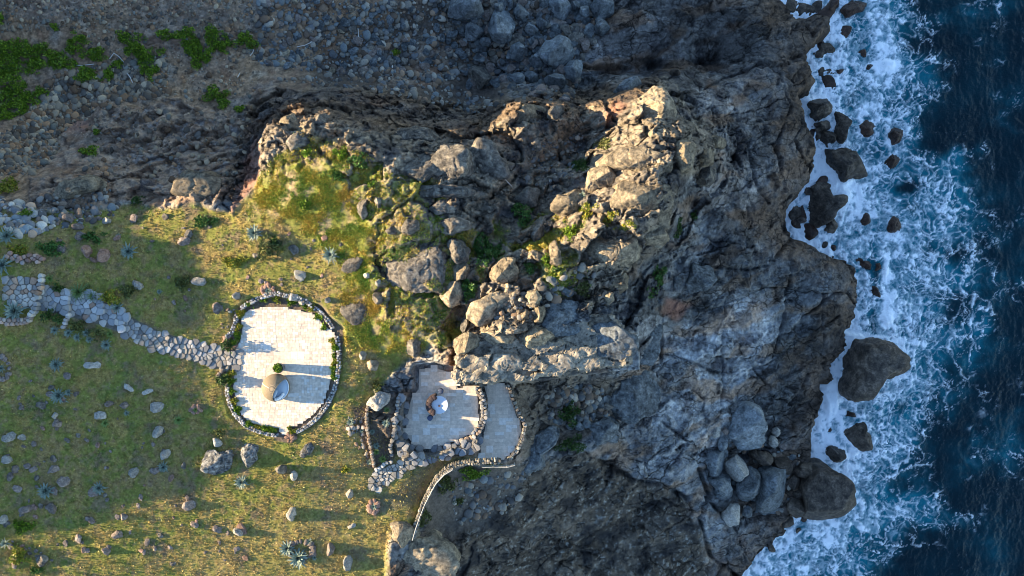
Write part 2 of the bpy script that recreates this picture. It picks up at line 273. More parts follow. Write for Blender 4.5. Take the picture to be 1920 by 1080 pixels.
for q in ([(1120,215),(1160,190),(1175,200),(1140,235)], [(855,620),(880,640),(868,668),(850,700),(830,705),(845,660)], [(455,300),(480,260),(490,300),(480,350),(450,360)], [(480,340),(440,400),(420,410),(460,350)], [(1245,560),(1290,570),(1270,600),(1243,590)], [(100,225),(165,225),(165,245),(100,250)]):
    C = mix(C, one * c3(.26, .13, .09) * (1 + .5 * n1)[..., None], pm(q, 9, 1.3) * .75)
# grass
GC = one * c3(.115, .128, .034); GC = mix(GC, one * c3(.20, .165, .065), ss(-.2, .3, n1)); GC = mix(GC, one * c3(.07, .12, .022), ss(.05, .35, n4)); GC = mix(GC, one * c3(.18, .13, .085), ss(-.05, .3, n5 + .5 * n2) * .6)
dry = pm([(560,830),(760,830),(770,1000),(700,1080),(420,1100),(300,1050),(560,950),(620,860)], 30, 3)
GC = mix(GC, one * c3(.20, .165, .075), np.clip(dry * .55 + .8 * ss(.1, .5, n1 + .5 * n2 + dry * .1), 0, 1) * .75)
GC = mix(GC, one * c3(.13, .10, .075), ss(.12, .4, n4 + .25 * n3 + .2 * n2) * .85)
VG = mix(one * c3(.12, .14, .03), one * c3(.24, .18, .05), ss(-.1, .3, n1)); VG = mix(VG, one * c3(.20, .165, .11), ss(-.1, .25, n4)) * np.clip(1 + .7 * n5, .4, 1.6)[..., None]
GC = mix(GC, VG, veg)
GC = GC * (1.28 + .75 * n3)[..., None] * c3(1.12, 1.03, .82)
gm = np.clip(lawn * (1 - .15 * rockamt) - 1.1 * rockamt * ss(-.25, .3, crag * .45 + n1), 0, 1)
steep = np.hypot(*np.gradient(Z, STEP)[::-1]); gm = gm * (1 - ss(1.0, 2.0, steep))
gm = np.maximum(gm, veg * rockamt * ss(.05, .3, -fb * .5 + n2 - .05 * crag) * .9)
C = mix(C, GC, gm)
# beds and bare earth round the terraces
ring = ss(-18, -14, sdist(PATIO, U, V)); C = mix(C, one * c3(.13, .10, .075), ring)
PLANTER = [(662,765),(748,745),(752,800),(740,860),(712,880),(690,878),(680,830),(665,800)]
C = mix(C, one * c3(.10, .078, .06) * (1 + .4 * n3)[..., None], pm(PLANTER, 4, .5))
bare = pm([(700,925),(740,920),(790,870),(880,850),(900,862),(830,880),(790,940),(740,960),(700,955)], 8, 1.5)
C = mix(C, one * c3(.125, .105, .07) * (1 + .4 * n3)[..., None], bare * .8)
for q in (PATHLO, PATHUP, PATHTOP, PATH3, STEPS): C = mix(C, one * c3(.13, .12, .105) * (1 + .5 * n3)[..., None], ss(-4, 0, sdist(q, U, V)))
C = np.clip(C, .012, .8)

# ------------------------------------------------------------------ object helpers
def tag(o, label=None, cat=None, group=None, kind=None):
    if label: o['label'] = label
    if cat: o['category'] = cat
    if group: o['group'] = group
    if kind: o['kind'] = kind
    return o
def mesh_np(name, v, f, mat=None, colors=None, smooth=False, parent=None, alpha=None):
    v = np.ascontiguousarray(v, np.float32); f = np.ascontiguousarray(f, np.int32)
    me = bpy.data.meshes.new(name); n = len(f); kk = f.shape[1]
    me.vertices.add(len(v)); me.vertices.foreach_set('co', v.ravel())
    me.loops.add(n * kk); me.loops.foreach_set('vertex_index', f.ravel())
    me.polygons.add(n); me.polygons.foreach_set('loop_start', np.arange(0, n * kk, kk, dtype=np.int32)); me.polygons.foreach_set('loop_total', np.full(n, kk, np.int32))
    if smooth: me.polygons.foreach_set('use_smooth', np.ones(n, bool))
    me.update(calc_edges=True)
    if colors is not None:
        a = me.color_attributes.new('Col', 'FLOAT_COLOR', 'POINT')
        c4 = np.ones((len(v), 4), np.float32); c4[:, :3] = colors
        if alpha is not None: c4[:, 3] = alpha
        a.data.foreach_set('color', c4.ravel())
    if mat: me.materials.append(mat)
    o = bpy.data.objects.new(name, me); COL.objects.link(o)
    if parent: o.parent = parent
    return o
def mesh_py(name, v, f, mat=None, parent=None, smooth=False, vcol=None):
    me = bpy.data.meshes.new(name); me.from_pydata([tuple(p) for p in v], [], [tuple(q) for q in f]); me.update()
    if smooth:
        for p in me.polygons: p.use_smooth = True
    if vcol is not None:
        a = me.color_attributes.new('Col', 'FLOAT_COLOR', 'POINT')
        c4 = np.ones((len(v), 4), np.float32); c4[:, :3] = np.array(vcol); a.data.foreach_set('color', c4.ravel())
    if mat: me.materials.append(mat)
    o = bpy.data.objects.new(name, me); COL.objects.link(o)
    if parent: o.parent = parent
    return o
def empty(name, loc=(0, 0, 0), rz=0):
    o = bpy.data.objects.new(name, None); o.empty_display_size = .3; COL.objects.link(o); o.location = loc; o.rotation_euler = (0, 0, rz); return o
def nodes(name):
    m = bpy.data.materials.new(name); m.use_nodes = True; t = m.node_tree; return m, t, t.nodes['Principled BSDF']
def N(t, ty, **kw):
    n = t.nodes.new(ty)
    for k_, v_ in kw.items():
        if k_.startswith('i_'): n.inputs[k_[2:]].default_value = v_
        else: setattr(n, k_, v_)
    return n
def vc_mat(name, rough=.9, amp=.35, scale=9, bump=.02, spec=.25, detail=6, sheen=0):
    """colour from the mesh's own colour layer, broken up by fine noise, with relief"""
    m, t, b = nodes(name); L = t.links
    a = N(t, 'ShaderNodeVertexColor', layer_name='Col'); g = N(t, 'ShaderNodeNewGeometry')
    n = N(t, 'ShaderNodeTexNoise', i_Scale=scale, i_Detail=detail, i_Roughness=.65); L.new(g.outputs['Position'], n.inputs['Vector'])
    r = N(t, 'ShaderNodeMapRange'); r.inputs[1].default_value = .25; r.inputs[2].default_value = .75; r.inputs[3].default_value = 1 - amp; r.inputs[4].default_value = 1 + amp
    L.new(n.outputs['Fac'], r.inputs[0])
    mx = N(t, 'ShaderNodeVectorMath', operation='SCALE'); L.new(a.outputs['Color'], mx.inputs[0]); L.new(r.outputs[0], mx.inputs['Scale'])
    L.new(mx.outputs[0], b.inputs['Base Color']); b.inputs['Roughness'].default_value = rough; b.inputs['Specular IOR Level'].default_value = spec
    if bump:
        bp = N(t, 'ShaderNodeBump', i_Strength=.7, i_Distance=bump); L.new(n.outputs['Fac'], bp.inputs['Height']); L.new(bp.outputs[0], b.inputs['Normal'])
    return m
def crack_mat(name):
    m = vc_mat(name, .92, .45, 6, .07); t = m.node_tree; L = t.links; b = t.nodes['Principled BSDF']; g = N(t, 'ShaderNodeNewGeometry'); a = N(t, 'ShaderNodeVertexColor', layer_name='Col')
    wn = N(t, 'ShaderNodeTexNoise', i_Scale=.7, i_Detail=4); L.new(g.outputs['Position'], wn.inputs['Vector'])
    ws = N(t, 'ShaderNodeVectorMath', operation='MULTIPLY_ADD'); ws.inputs[1].default_value = (1.6, 1.6, .4); L.new(wn.outputs['Color'], ws.inputs[0]); L.new(g.outputs['Position'], ws.inputs[2])
    tot = None
    for sc_, wd, st, msc in ((.42, .022, .85, .23), (1.15, .035, .7, .5), (2.9, .05, .5, .9)):
        mp_ = N(t, 'ShaderNodeMapping'); mp_.inputs['Rotation'].default_value = (0, 0, .45 + sc_); mp_.inputs['Scale'].default_value = (.62, 1.25, .12); L.new(ws.outputs[0], mp_.inputs['Vector'])
        vo = N(t, 'ShaderNodeTexVoronoi', feature='DISTANCE_TO_EDGE', i_Scale=sc_); L.new(mp_.outputs[0], vo.inputs['Vector'])
        r = N(t, 'ShaderNodeMapRange'); r.inputs[1].default_value = 0; r.inputs[2].default_value = wd; r.inputs[3].default_value = st; r.inputs[4].default_value = 0; L.new(vo.outputs['Distance'], r.inputs[0])
        mn = N(t, 'ShaderNodeTexNoise', i_Scale=msc, i_Detail=3); L.new(g.outputs['Position'], mn.inputs['Vector']); q = N(t, 'ShaderNodeMapRange'); q.inputs[1].default_value = .46; q.inputs[2].default_value = .56; L.new(mn.outputs['Fac'], q.inputs[0])
        k_ = N(t, 'ShaderNodeMath', operation='MULTIPLY'); L.new(r.outputs[0], k_.inputs[0]); L.new(q.outputs[0], k_.inputs[1])
        if tot is None: tot = k_
        else: x_ = N(t, 'ShaderNodeMath', operation='MAXIMUM'); L.new(tot.outputs[0], x_.inputs[0]); L.new(k_.outputs[0], x_.inputs[1]); tot = x_
    k_ = N(t, 'ShaderNodeMath', operation='MULTIPLY'); L.new(tot.outputs[0], k_.inputs[0]); L.new(a.outputs['Alpha'], k_.inputs[1])
    inv = N(t, 'ShaderNodeMath', operation='SUBTRACT'); inv.inputs[0].default_value = 1; L.new(k_.outputs[0], inv.inputs[1])
    old = b.inputs['Base Color'].links[0].from_socket; mx = N(t, 'ShaderNodeVectorMath', operation='SCALE'); L.new(old, mx.inputs[0]); L.new(inv.outputs[0], mx.inputs['Scale']); L.new(mx.outputs[0], b.inputs['Base Color'])
    bp = N(t, 'ShaderNodeBump', i_Strength=1.0, i_Distance=.12); on = b.inputs['Normal'].links[0].from_socket; L.new(inv.outputs[0], bp.inputs['Height']); L.new(on, bp.inputs['Normal']); L.new(bp.outputs[0], b.inputs['Normal'])
    return m
def rock_mat(name, c1, c2, c3_, scale=1.6, rough=.9, bump=.05, vary=.25):
    m, t, b = nodes(name); L = t.links
    g = N(t, 'ShaderNodeNewGeometry'); oi = N(t, 'ShaderNodeObjectInfo')
    n = N(t, 'ShaderNodeTexNoise', i_Scale=scale, i_Detail=9, i_Roughness=.68, i_Distortion=.4); L.new(g.outputs['Position'], n.inputs['Vector'])
    n2_ = N(t, 'ShaderNodeTexNoise', i_Scale=scale * 3.4, i_Detail=8, i_Roughness=.78); L.new(g.outputs['Position'], n2_.inputs['Vector'])
    cr = N(t, 'ShaderNodeValToRGB'); e = cr.color_ramp; e.elements[0].position = .33; e.elements[0].color = (*c1, 1); e.elements[1].position = .68; e.elements[1].color = (*c3_, 1)
    q = e.elements.new(.5); q.color = (*c2, 1); L.new(n.outputs['Fac'], cr.inputs[0])
    r = N(t, 'ShaderNodeMapRange'); r.inputs[1].default_value = .36; r.inputs[2].default_value = .64; r.inputs[3].default_value = .42; r.inputs[4].default_value = 1.38; L.new(n2_.outputs['Fac'], r.inputs[0])
    rr = N(t, 'ShaderNodeMapRange'); rr.inputs[3].default_value = 1 - vary; rr.inputs[4].default_value = 1 + vary; L.new(oi.outputs['Random'], rr.inputs[0])
    mm = N(t, 'ShaderNodeMath', operation='MULTIPLY'); L.new(r.outputs[0], mm.inputs[0]); L.new(rr.outputs[0], mm.inputs[1])
    mx = N(t, 'ShaderNodeVectorMath', operation='SCALE'); L.new(cr.outputs[0], mx.inputs[0]); L.new(mm.outputs[0], mx.inputs['Scale'])
    L.new(mx.outputs[0], b.inputs['Base Color']); b.inputs['Roughness'].default_value = rough; b.inputs['Specular IOR Level'].default_value = .25
    bp = N(t, 'ShaderNodeBump', i_Strength=.8, i_Distance=bump); ad = N(t, 'ShaderNodeMath', operation='ADD'); L.new(n.outputs['Fac'], ad.inputs[0]); L.new(n2_.outputs['Fac'], ad.inputs[1]); L.new(ad.outputs[0], bp.inputs['Height']); L.new(bp.outputs[0], b.inputs['Normal'])
    return m
def plain(name, c, rough=.6, nz=.15, scale=20, bump=.003, metal=0):
    m, t, b = nodes(name); L = t.links
    g = N(t, 'ShaderNodeTexCoord'); n = N(t, 'ShaderNodeTexNoise', i_Scale=scale, i_Detail=4); L.new(g.outputs['Object'], n.inputs['Vector'])
    r = N(t, 'ShaderNodeMapRange'); r.inputs[3].default_value = 1 - nz; r.inputs[4].default_value = 1 + nz; L.new(n.outputs['Fac'], r.inputs[0])
    rgb = N(t, 'ShaderNodeRGB'); rgb.outputs[0].default_value = (*c, 1); mx = N(t, 'ShaderNodeVectorMath', operation='SCALE'); L.new(rgb.outputs[0], mx.inputs[0]); L.new(r.outputs[0], mx.inputs['Scale'])
    L.new(mx.outputs[0], b.inputs['Base Color']); b.inputs['Roughness'].default_value = rough; b.inputs['Metallic'].default_value = metal
    if bump: bp = N(t, 'ShaderNodeBump', i_Strength=.5, i_Distance=bump); L.new(n.outputs['Fac'], bp.inputs['Height']); L.new(bp.outputs[0], b.inputs['Normal'])
    return m
M = dict(
 ground=crack_mat('headland_ground'), stonecol=vc_mat('laid_stone', .85, .25, 14, .02), tile=vc_mat('travertine', .7, .30, 5, .004, detail=10), leaf=vc_mat('leaves', .55, .15, 6, 0, .3),
 tan=rock_mat('tan_rock', (.065,.056,.045), (.225,.185,.13), (.38,.31,.21), bump=.09), grey=rock_mat('grey_rock', (.038,.036,.034), (.14,.126,.108), (.29,.26,.21), bump=.1),
 blue=rock_mat('slate_rock', (.03,.034,.038), (.105,.118,.125), (.23,.25,.255), bump=.1), wet=rock_mat('wet_rock', (.016,.013,.011), (.07,.055,.043), (.17,.135,.105), rough=.55, bump=.12),
 slabrock=rock_mat('pale_slab_rock', (.10,.092,.08), (.255,.225,.18), (.38,.335,.26), .9, bump=.07), slate=rock_mat('pale_slate_rock', (.06,.07,.078), (.17,.19,.20), (.29,.315,.33), bump=.15), weed=rock_mat('weed_covered_rock', (.02,.013,.01), (.05,.028,.02), (.08,.045,.03), rough=.4), red=rock_mat('red_stone', (.13,.08,.06), (.24,.15,.115), (.32,.22,.17), 4),
 pale=rock_mat('pale_stone', (.17,.16,.145), (.31,.295,.265), (.44,.415,.365), 4), pitted=rock_mat('pitted_rock', (.03,.032,.035), (.17,.17,.165), (.45,.44,.41), 4.2, bump=.2), brown=rock_mat('brown_stone', (.10,.08,.07), (.19,.155,.135), (.28,.235,.205), 4))

# terrain mesh
ny, nx = X.shape
idx = np.arange(ny * nx).reshape(ny, nx)
F = np.stack([idx[:-1, :-1], idx[:-1, 1:], idx[1:, 1:], idx[1:, :-1]], -1).reshape(-1, 4)
terr = mesh_np('headland_ground', np.stack([X, Y, Z], -1).reshape(-1, 3), F, M['ground'], C.reshape(-1, 3), smooth=False, alpha=np.clip(1 - gm - valley * (1 - rockamt) * .8 - lowgarden, 0, 1).ravel())
tag(terr, kind='structure')

# ------------------------------------------------------------------ sea
SEA_ROCKS = [[(1595,655),(1600,633),(1625,629),(1660,640),(1690,665),(1698,687),(1668,712),(1620,745),(1592,742),(1583,720)], [(1547,300),(1580,275),(1618,305),(1630,322),(1585,340)], [(1517,378),(1560,362),(1586,366),(1552,420),(1536,428)], [(1515,900),(1530,868),(1555,868),(1603,940),(1560,984),(1535,990)], [(1578,805),(1620,793),(1637,818),(1602,848)], [(1547,845),(1583,836),(1575,868),(1556,868)], [(1612,225),(1636,232),(1642,255),(1615,250)], [(1668,250),(1691,242),(1670,277)], [(1660,300),(1690,278),(1672,318)], [(1565,208),(1593,215),(1582,263)], [(1514,195),(1552,183),(1535,230)]]
QX = axis(16, 50, .085, 5, 400); QY = axis(-29, 29, .085, -300, 300)
A_, B_ = np.meshgrid(QX, QY); ks = S * H / (H - SEA); su = 960 + A_ * ks; sv = 540 - B_ * ks
w1 = fbm(A_ * .22, B_ * .22, 4, 101); w2 = fbm(A_ * .22, B_ * .22, 4, 105)
ax_ = A_ + 2.4 * w1 + .5 * fbm(A_ * .9, B_ * .9, 3, 111); by_ = B_ + 2.4 * w2 + .5 * fbm(A_ * .9, B_ * .9, 3, 115)
yv = sv + 40 * w1
core = np.interp(yv, [-100,0,100,130,200,300,400,500,600,650,700,800,850,900,950,1000,1050,1200], [1650,1645,1660,1670,1655,1690,1730,1700,1710,1740,1730,1690,1670,1650,1610,1575,1545,1500])
outer = np.interp(yv, [-100,0,100,200,300,400,500,600,700,800,850,950,1000,1050,1200], [1690,1700,1760,1780,1800,1860,1895,1885,1830,1760,1740,1790,1740,1650,1600])
uu = su + 30 * w2
D = np.where(uu < core, 1.0, np.clip(1 - (uu - core) / (outer + 30 - core), 0, 1) ** .9 * .60)
D = np.where(uu < core, .58 + .32 * ss(110, 0, uu - (core - 150)), D)
for cx, cy, rx, ry, a in [(1660,505,14,45,.6),(1662,590,16,30,.6),(1700,645,40,16,.45),(1650,60,18,50,.35),(1660,125,22,14,.5),(1560,345,26,26,.4),(1560,1000,45,30,.3),(1590,900,30,60,.3),(1560,720,15,90,.3),(1850,620,10,22,.25),(1765,440,20,50,.15),(1800,975,25,20,.3),(1700,960,70,18,.2)]:
    D += a * np.exp(-((su - cx + 22 * w1) / rx) ** 2 - ((sv - cy + 22 * w2) / ry) ** 2)
for cx, cy, rx, ry, a in [(1700,350,22,14,.5),(1770,590,35,30,.35),(1740,250,28,40,.4),(1790,480,30,20,.3),(1635,600,10,40,.5),(1640,500,12,40,.5),(1700,760,30,14,.3),(1620,90,20,30,.25),(1690,910,40,30,.25)]:
    D -= a * np.exp(-((su - cx + 14 * w1) / rx) ** 2 - ((sv - cy + 14 * w2) / ry) ** 2)
rd = np.full(su.shape, -60.)
for pl in SEA_ROCKS: rd = np.maximum(rd, sdist(pl, su, sv, 30))
cdw = sdist(COAST, su, sv, 60)
D = D + .22 * np.exp(-(np.minimum(rd, 0) / 7) ** 2) + .10 * np.exp(-(np.minimum(cdw, 0) / 12) ** 2)
D = np.clip(D + .5 * fbm(A_ * .22 + .2 * w1, B_ * .22, 5, 121, .6), 0, 1.3)
_, _, _, _, _ = 0, 0, 0, 0, 0
q1 = fbm(A_ * 1.1, B_ * 1.1, 4, 171, .6); q2 = fbm(A_ * 1.1, B_ * 1.1, 4, 175, .6)
def lace(sx, s, wd, wa):
    f1, f2, r, _, _ = voro((ax_ + wa * q1) * sx, (by_ + wa * q2) * sx, s); return np.clip(1 - (f2 - f1) / np.maximum(wd, 1e-3), 0, 1)
r1 = np.abs(fbm(ax_ * .45 + .3 * q1, by_ * .45 + .3 * q2, 4, 131, .5)); r3 = np.abs(fbm(A_ * 2.6 + q1, B_ * 2.6 + q2, 3, 139, .6))
wdt = np.clip(D, 0, 1) ** 1.7
fo = np.maximum.reduce([np.clip(1 - r1 / (.022 + .07 * wdt), 0, 1) * ss(.02, .25, D), lace(.42, 141, .05 + .20 * wdt, .55) * ss(.03, .25, D), lace(.95, 143, .10 + .34 * wdt, .3) * ss(.15, .5, D) * .85,
      lace(2.1, 147, .16 + .5 * wdt, .15) * ss(.32, .8, D) * .75, np.clip(1 - r3 / (.02 + .16 * wdt), 0, 1) * ss(.35, .8, D) * .55])
brk = fbm(A_ * 2.2, B_ * 2.2, 3, 145, .6)
soft_ = ss(-.25, .35, q1 + .4 * w2)                       # where the lace thickens or thins out
fo = np.clip(fo * (.45 + .95 * soft_) * (1.05 + .25 * brk) + ss(.68, 1.12, D + .75 * q2 + .3 * brk) * .8, 0, 1)
caps = np.clip(1 - np.abs(fbm(ax_ * 1.1 + 5, by_ * 1.6, 4, 153, .6)) / .025, 0, 1) * ss(.05, .35, fbm(A_ * .2 + 3, B_ * .25, 3, 155)) * ss(.1, .4, brk + .1)
fo = np.maximum(fo, caps * .16 * (A_ < 60))
aer = np.clip(ss(-.05, .6, D + .35 * w1) * (.92 + .5 * fbm(A_ * .7, B_ * .7, 4, 159)) + .08 + .2 * w2, 0, 1)
milk = np.clip(ss(.55, 1.15, D + .4 * q1 + .25 * q2), 0, 1)
o3 = np.ones(A_.shape + (1,))
SC = mix(o3 * c3(.001, .011, .018), o3 * c3(.003, .14, .19), aer ** 1.35); SC = mix(SC, o3 * c3(.09, .31, .43), milk * .55)
SC = mix(SC, o3 * c3(.80, .85, .90), fo ** 1.2)
swell = .35 * noise(A_ * .12, B_ * .05, 161) + .22 * fbm((A_ + .6 * w1) * .5, B_ * .28, 4, 163, .55) + .06 * ridged(A_ * 1.6, B_ * 1.1, 3, 167, .6)
SZ = SEA + swell + .16 * fo + .25 * ss(1.0, 1.3, D)
ny, nx = A_.shape; idx = np.arange(ny * nx).reshape(ny, nx)
F = np.stack([idx[:-1, :-1], idx[:-1, 1:], idx[1:, 1:], idx[1:, :-1]], -1).reshape(-1, 4)
m, t, b = nodes('sea_water'); L = t.links
a = N(t, 'ShaderNodeVertexColor', layer_name='Col'); L.new(a.outputs['Color'], b.inputs['Base Color'])
sx = N(t, 'ShaderNodeSeparateColor'); L.new(a.outputs['Color'], sx.inputs[0])
r = N(t, 'ShaderNodeMapRange'); r.inputs[1].default_value = .05; r.inputs[2].default_value = .5; r.inputs[3].default_value = .12; r.inputs[4].default_value = .85; L.new(sx.outputs[0], r.inputs[0]); L.new(r.outputs[0], b.inputs['Roughness'])
g = N(t, 'ShaderNodeNewGeometry'); n = N(t, 'ShaderNodeTexNoise', i_Scale=3.5, i_Detail=5, i_Roughness=.6); L.new(g.outputs['Position'], n.inputs['Vector'])
bp = N(t, 'ShaderNodeBump', i_Strength=.8, i_Distance=.12); L.new(n.outputs['Fac'], bp.inputs['Height']); L.new(bp.outputs[0], b.inputs['Normal']); b.inputs['IOR'].default_value = 1.33; b.inputs['Specular IOR Level'].default_value = .22
tag(mesh_np('sea', np.stack([A_, B_, SZ], -1).reshape(-1, 3), F, m, SC.reshape(-1, 3), smooth=True), kind='structure')

# ------------------------------------------------------------------ rocks
def ico(n):
    bm = bmesh.new(); bmesh.ops.create_icosphere(bm, subdivisions=n, radius=1); bm.verts.ensure_lookup_table()
    v = np.array([q.co[:] for q in bm.verts]); f = np.array([[q.index for q in p.verts] for p in bm.faces]); bm.free(); return v / np.linalg.norm(v, axis=1)[:, None], f
ICO = {i: ico(i) for i in (1, 2, 3, 4, 5, 6)}
def rock_shape(sub, seed, foot=None, rx=1, ry=1, h=1, kz=2.6, rough=.08, nf=16, cragf=1.0, tilt=(0, 0), size=1.0, caps=True):
    """angular boulder: a softened polyhedron over a footprint, broken by noise. foot = 64 radii"""
    r = np.random.default_rng(seed); v, f = ICO[sub]
    nn = r.normal(size=(nf, 3)); nn[:, 2] *= .8; nn /= np.linalg.norm(nn, axis=1)[:, None]; dd = .72 + .3 * r.random(nf)
    def poly(d):
        q = np.maximum(d @ nn.T, 1e-3) / dd; p_ = 14.0; return 1 / (np.sum(q ** p_, 1) ** (1 / p_))
    fr = poly(v); th = np.arctan2(v[:, 1], v[:, 0]); eq = poly(np.stack([np.cos(th), np.sin(th), np.zeros(len(th))], 1))
    if foot is not None:
        R = np.interp(th % (2 * np.pi), np.linspace(0, 2 * np.pi, len(foot) + 1), np.append(foot, foot[0]))
        fq = fr / eq
    else:
        R = rx * ry / np.sqrt((ry * np.cos(th)) ** 2 + (rx * np.sin(th)) ** 2); fq = fr
    cz = np.abs(v[:, 2]); ch = np.sqrt(1 - cz ** 2)
    # superellipse profile
    s = 1 / ((ch ** kz + cz ** kz) ** (1 / kz)); hh = ch * s; vv = np.sign(v[:, 2]) * cz * s
    fq = np.clip(fq, .6, 1.3)
    p = np.stack([np.cos(th) * R * hh * fq, np.sin(th) * R * hh * fq, h * vv * (.6 + .4 * np.clip(fr, .5, 1.15))], 1)
    sc_ = size
    q = p / sc_
    d = rough * sc_ * (noise3(q * 1.6, seed % 17) + .55 * noise3(q * 3.4, seed % 13) + .35 * (1 - 2 * np.abs(noise3(q * 6.5, seed % 11))) + .22 * noise3(q * 13, 3) + .15 * noise3(q * 27, 5)) * cragf
    p = p + v * d[:, None] * np.array([1, 1, .8])
    # planed tops: a few tilted cuts give edges and faces
    Rm = max(np.abs(p[:, :2]).max(), 1e-6)
    cap = np.full(len(p), 9e9)
    for _ in range(5 if caps else 0):
        a_ = r.random() * 6.283; sl_ = r.uniform(.25, 1.1) * h / Rm; cap = np.minimum(cap, h * r.uniform(.62, .95) + sl_ * (p[:, 0] * math.cos(a_) + p[:, 1] * math.sin(a_)) + r.uniform(0, .35) * h)
    e_ = .04 * h; cap = np.maximum(cap, h * .15); p[:, 2] = np.where(p[:, 2] > cap, cap + (p[:, 2] - cap) * .12, p[:, 2])
    if cragf and len(v) > 600:
        fz = np.abs(noise3(q * 1.9 + 5, seed % 7)) ; p = p - v * (min(sc_, 1.1) * 1.4 * rough * np.clip(1 - fz / .06, 0, 1) * (v[:, 2] > -.2))[:, None]
        fz = np.abs(noise3(q * 4.3 + 9, seed % 5)) ; p = p - v * (min(sc_, 1.3) * .9 * rough * np.clip(1 - fz / .09, 0, 1))[:, None]
    p[:, 2] += tilt[0] * p[:, 0] + tilt[1] * p[:, 1]
    return p, f
def footprint(poly):
    P_ = np.array(poly); c = P_.mean(0); out = []
    for a in np.linspace(0, 2 * np.pi, 64, endpoint=False):
        d = np.array([math.cos(a), math.sin(a)]); best = 0
        for i in range(len(P_)):
            p0 = P_[i] - c; e = P_[(i + 1) % len(P_)] - P_[i]; den = d[0] * e[1] - d[1] * e[0]
            if abs(den) < 1e-9: continue
            tt = (p0[0] * e[1] - p0[1] * e[0]) / den; uu_ = (p0[0] * d[1] - p0[1] * d[0]) / den
            if tt > 0 and -1e-6 <= uu_ <= 1 + 1e-6: best = max(best, tt)
        out.append(best)
    o = np.array(out); return c, (np.roll(o, 1) + 2 * o + np.roll(o, -1)) / 4
_seed = [100]
def inpoly(px, py, poly):
    c = False
    for i in range(len(poly)):
        a, b = poly[i], poly[i - 1]
        if (a[1] > py) != (b[1] > py) and px < (b[0] - a[0]) * (py - a[1]) / (b[1] - a[1]) + a[0]: c = not c
    return c
SLAB = [(852,725),(848,690),(850,662),(868,640),(930,630),(985,622),(1035,612),(1090,592),(1150,586),(1180,612),(1197,660),(1189,689),(1100,702),(1000,714),(905,722)]
def SLABZ(x, y): return 2.0 - .115 * (x + 4.1) - .06 * (y + 6.9)
def prock(name, poly, hgt, mat, label, cat='rock', group=None, k=2.6, rough=.07, zb=None, sub=5, tilt=(0, 0), nf=16, bury=.3, caps=True):
    """rock whose outline is traced in the image; poly in image pixels, hgt = metres above the ground at its middle"""
    _seed[0] += 1; cx = sum(p[0] for p in poly) / len(poly); cy = sum(p[1] for p in poly) / len(poly)
    x, y, z = P(cx, cy)
    if zb is None and inpoly(cx, cy, SLAB): zb = SLABZ(x, y) - .1
    if zb is not None: z = zb
    zt = z + hgt * .35
    c, fp = footprint([W(a, b, zt) for a, b in poly]); size = float(fp.mean())
    p, f = rock_shape(sub, _seed[0], fp, h=hgt * (1 + bury) , kz=k, rough=rough, size=size, tilt=tilt, nf=nf, caps=caps)
    o = mesh_np(name, p, f, M[mat]); o.location = (c[0], c[1], z - hgt * bury)
    return tag(o, label, cat, group)
def ell(cx, cy, rx, ry, a=0, n=12, j=.12, seed=0):
    r = random.Random(seed + int(cx * 7 + cy)); out = []
    for i in range(n):
        t_ = 2 * math.pi * i / n; q = 1 + r.uniform(-j, j); x = rx * math.cos(t_) * q; y = ry * math.sin(t_) * q; ca, sa = math.cos(R_(a)), math.sin(R_(a))
        out.append((cx + x * ca - y * sa, cy + x * sa + y * ca))
    return out
def box4(x0, x1, y0, y1): return ell((x0 + x1) / 2, (y0 + y1) / 2, (x1 - x0) / 2 * 1.04, (y1 - y0) / 2 * 1.04, 0, 12, .1)

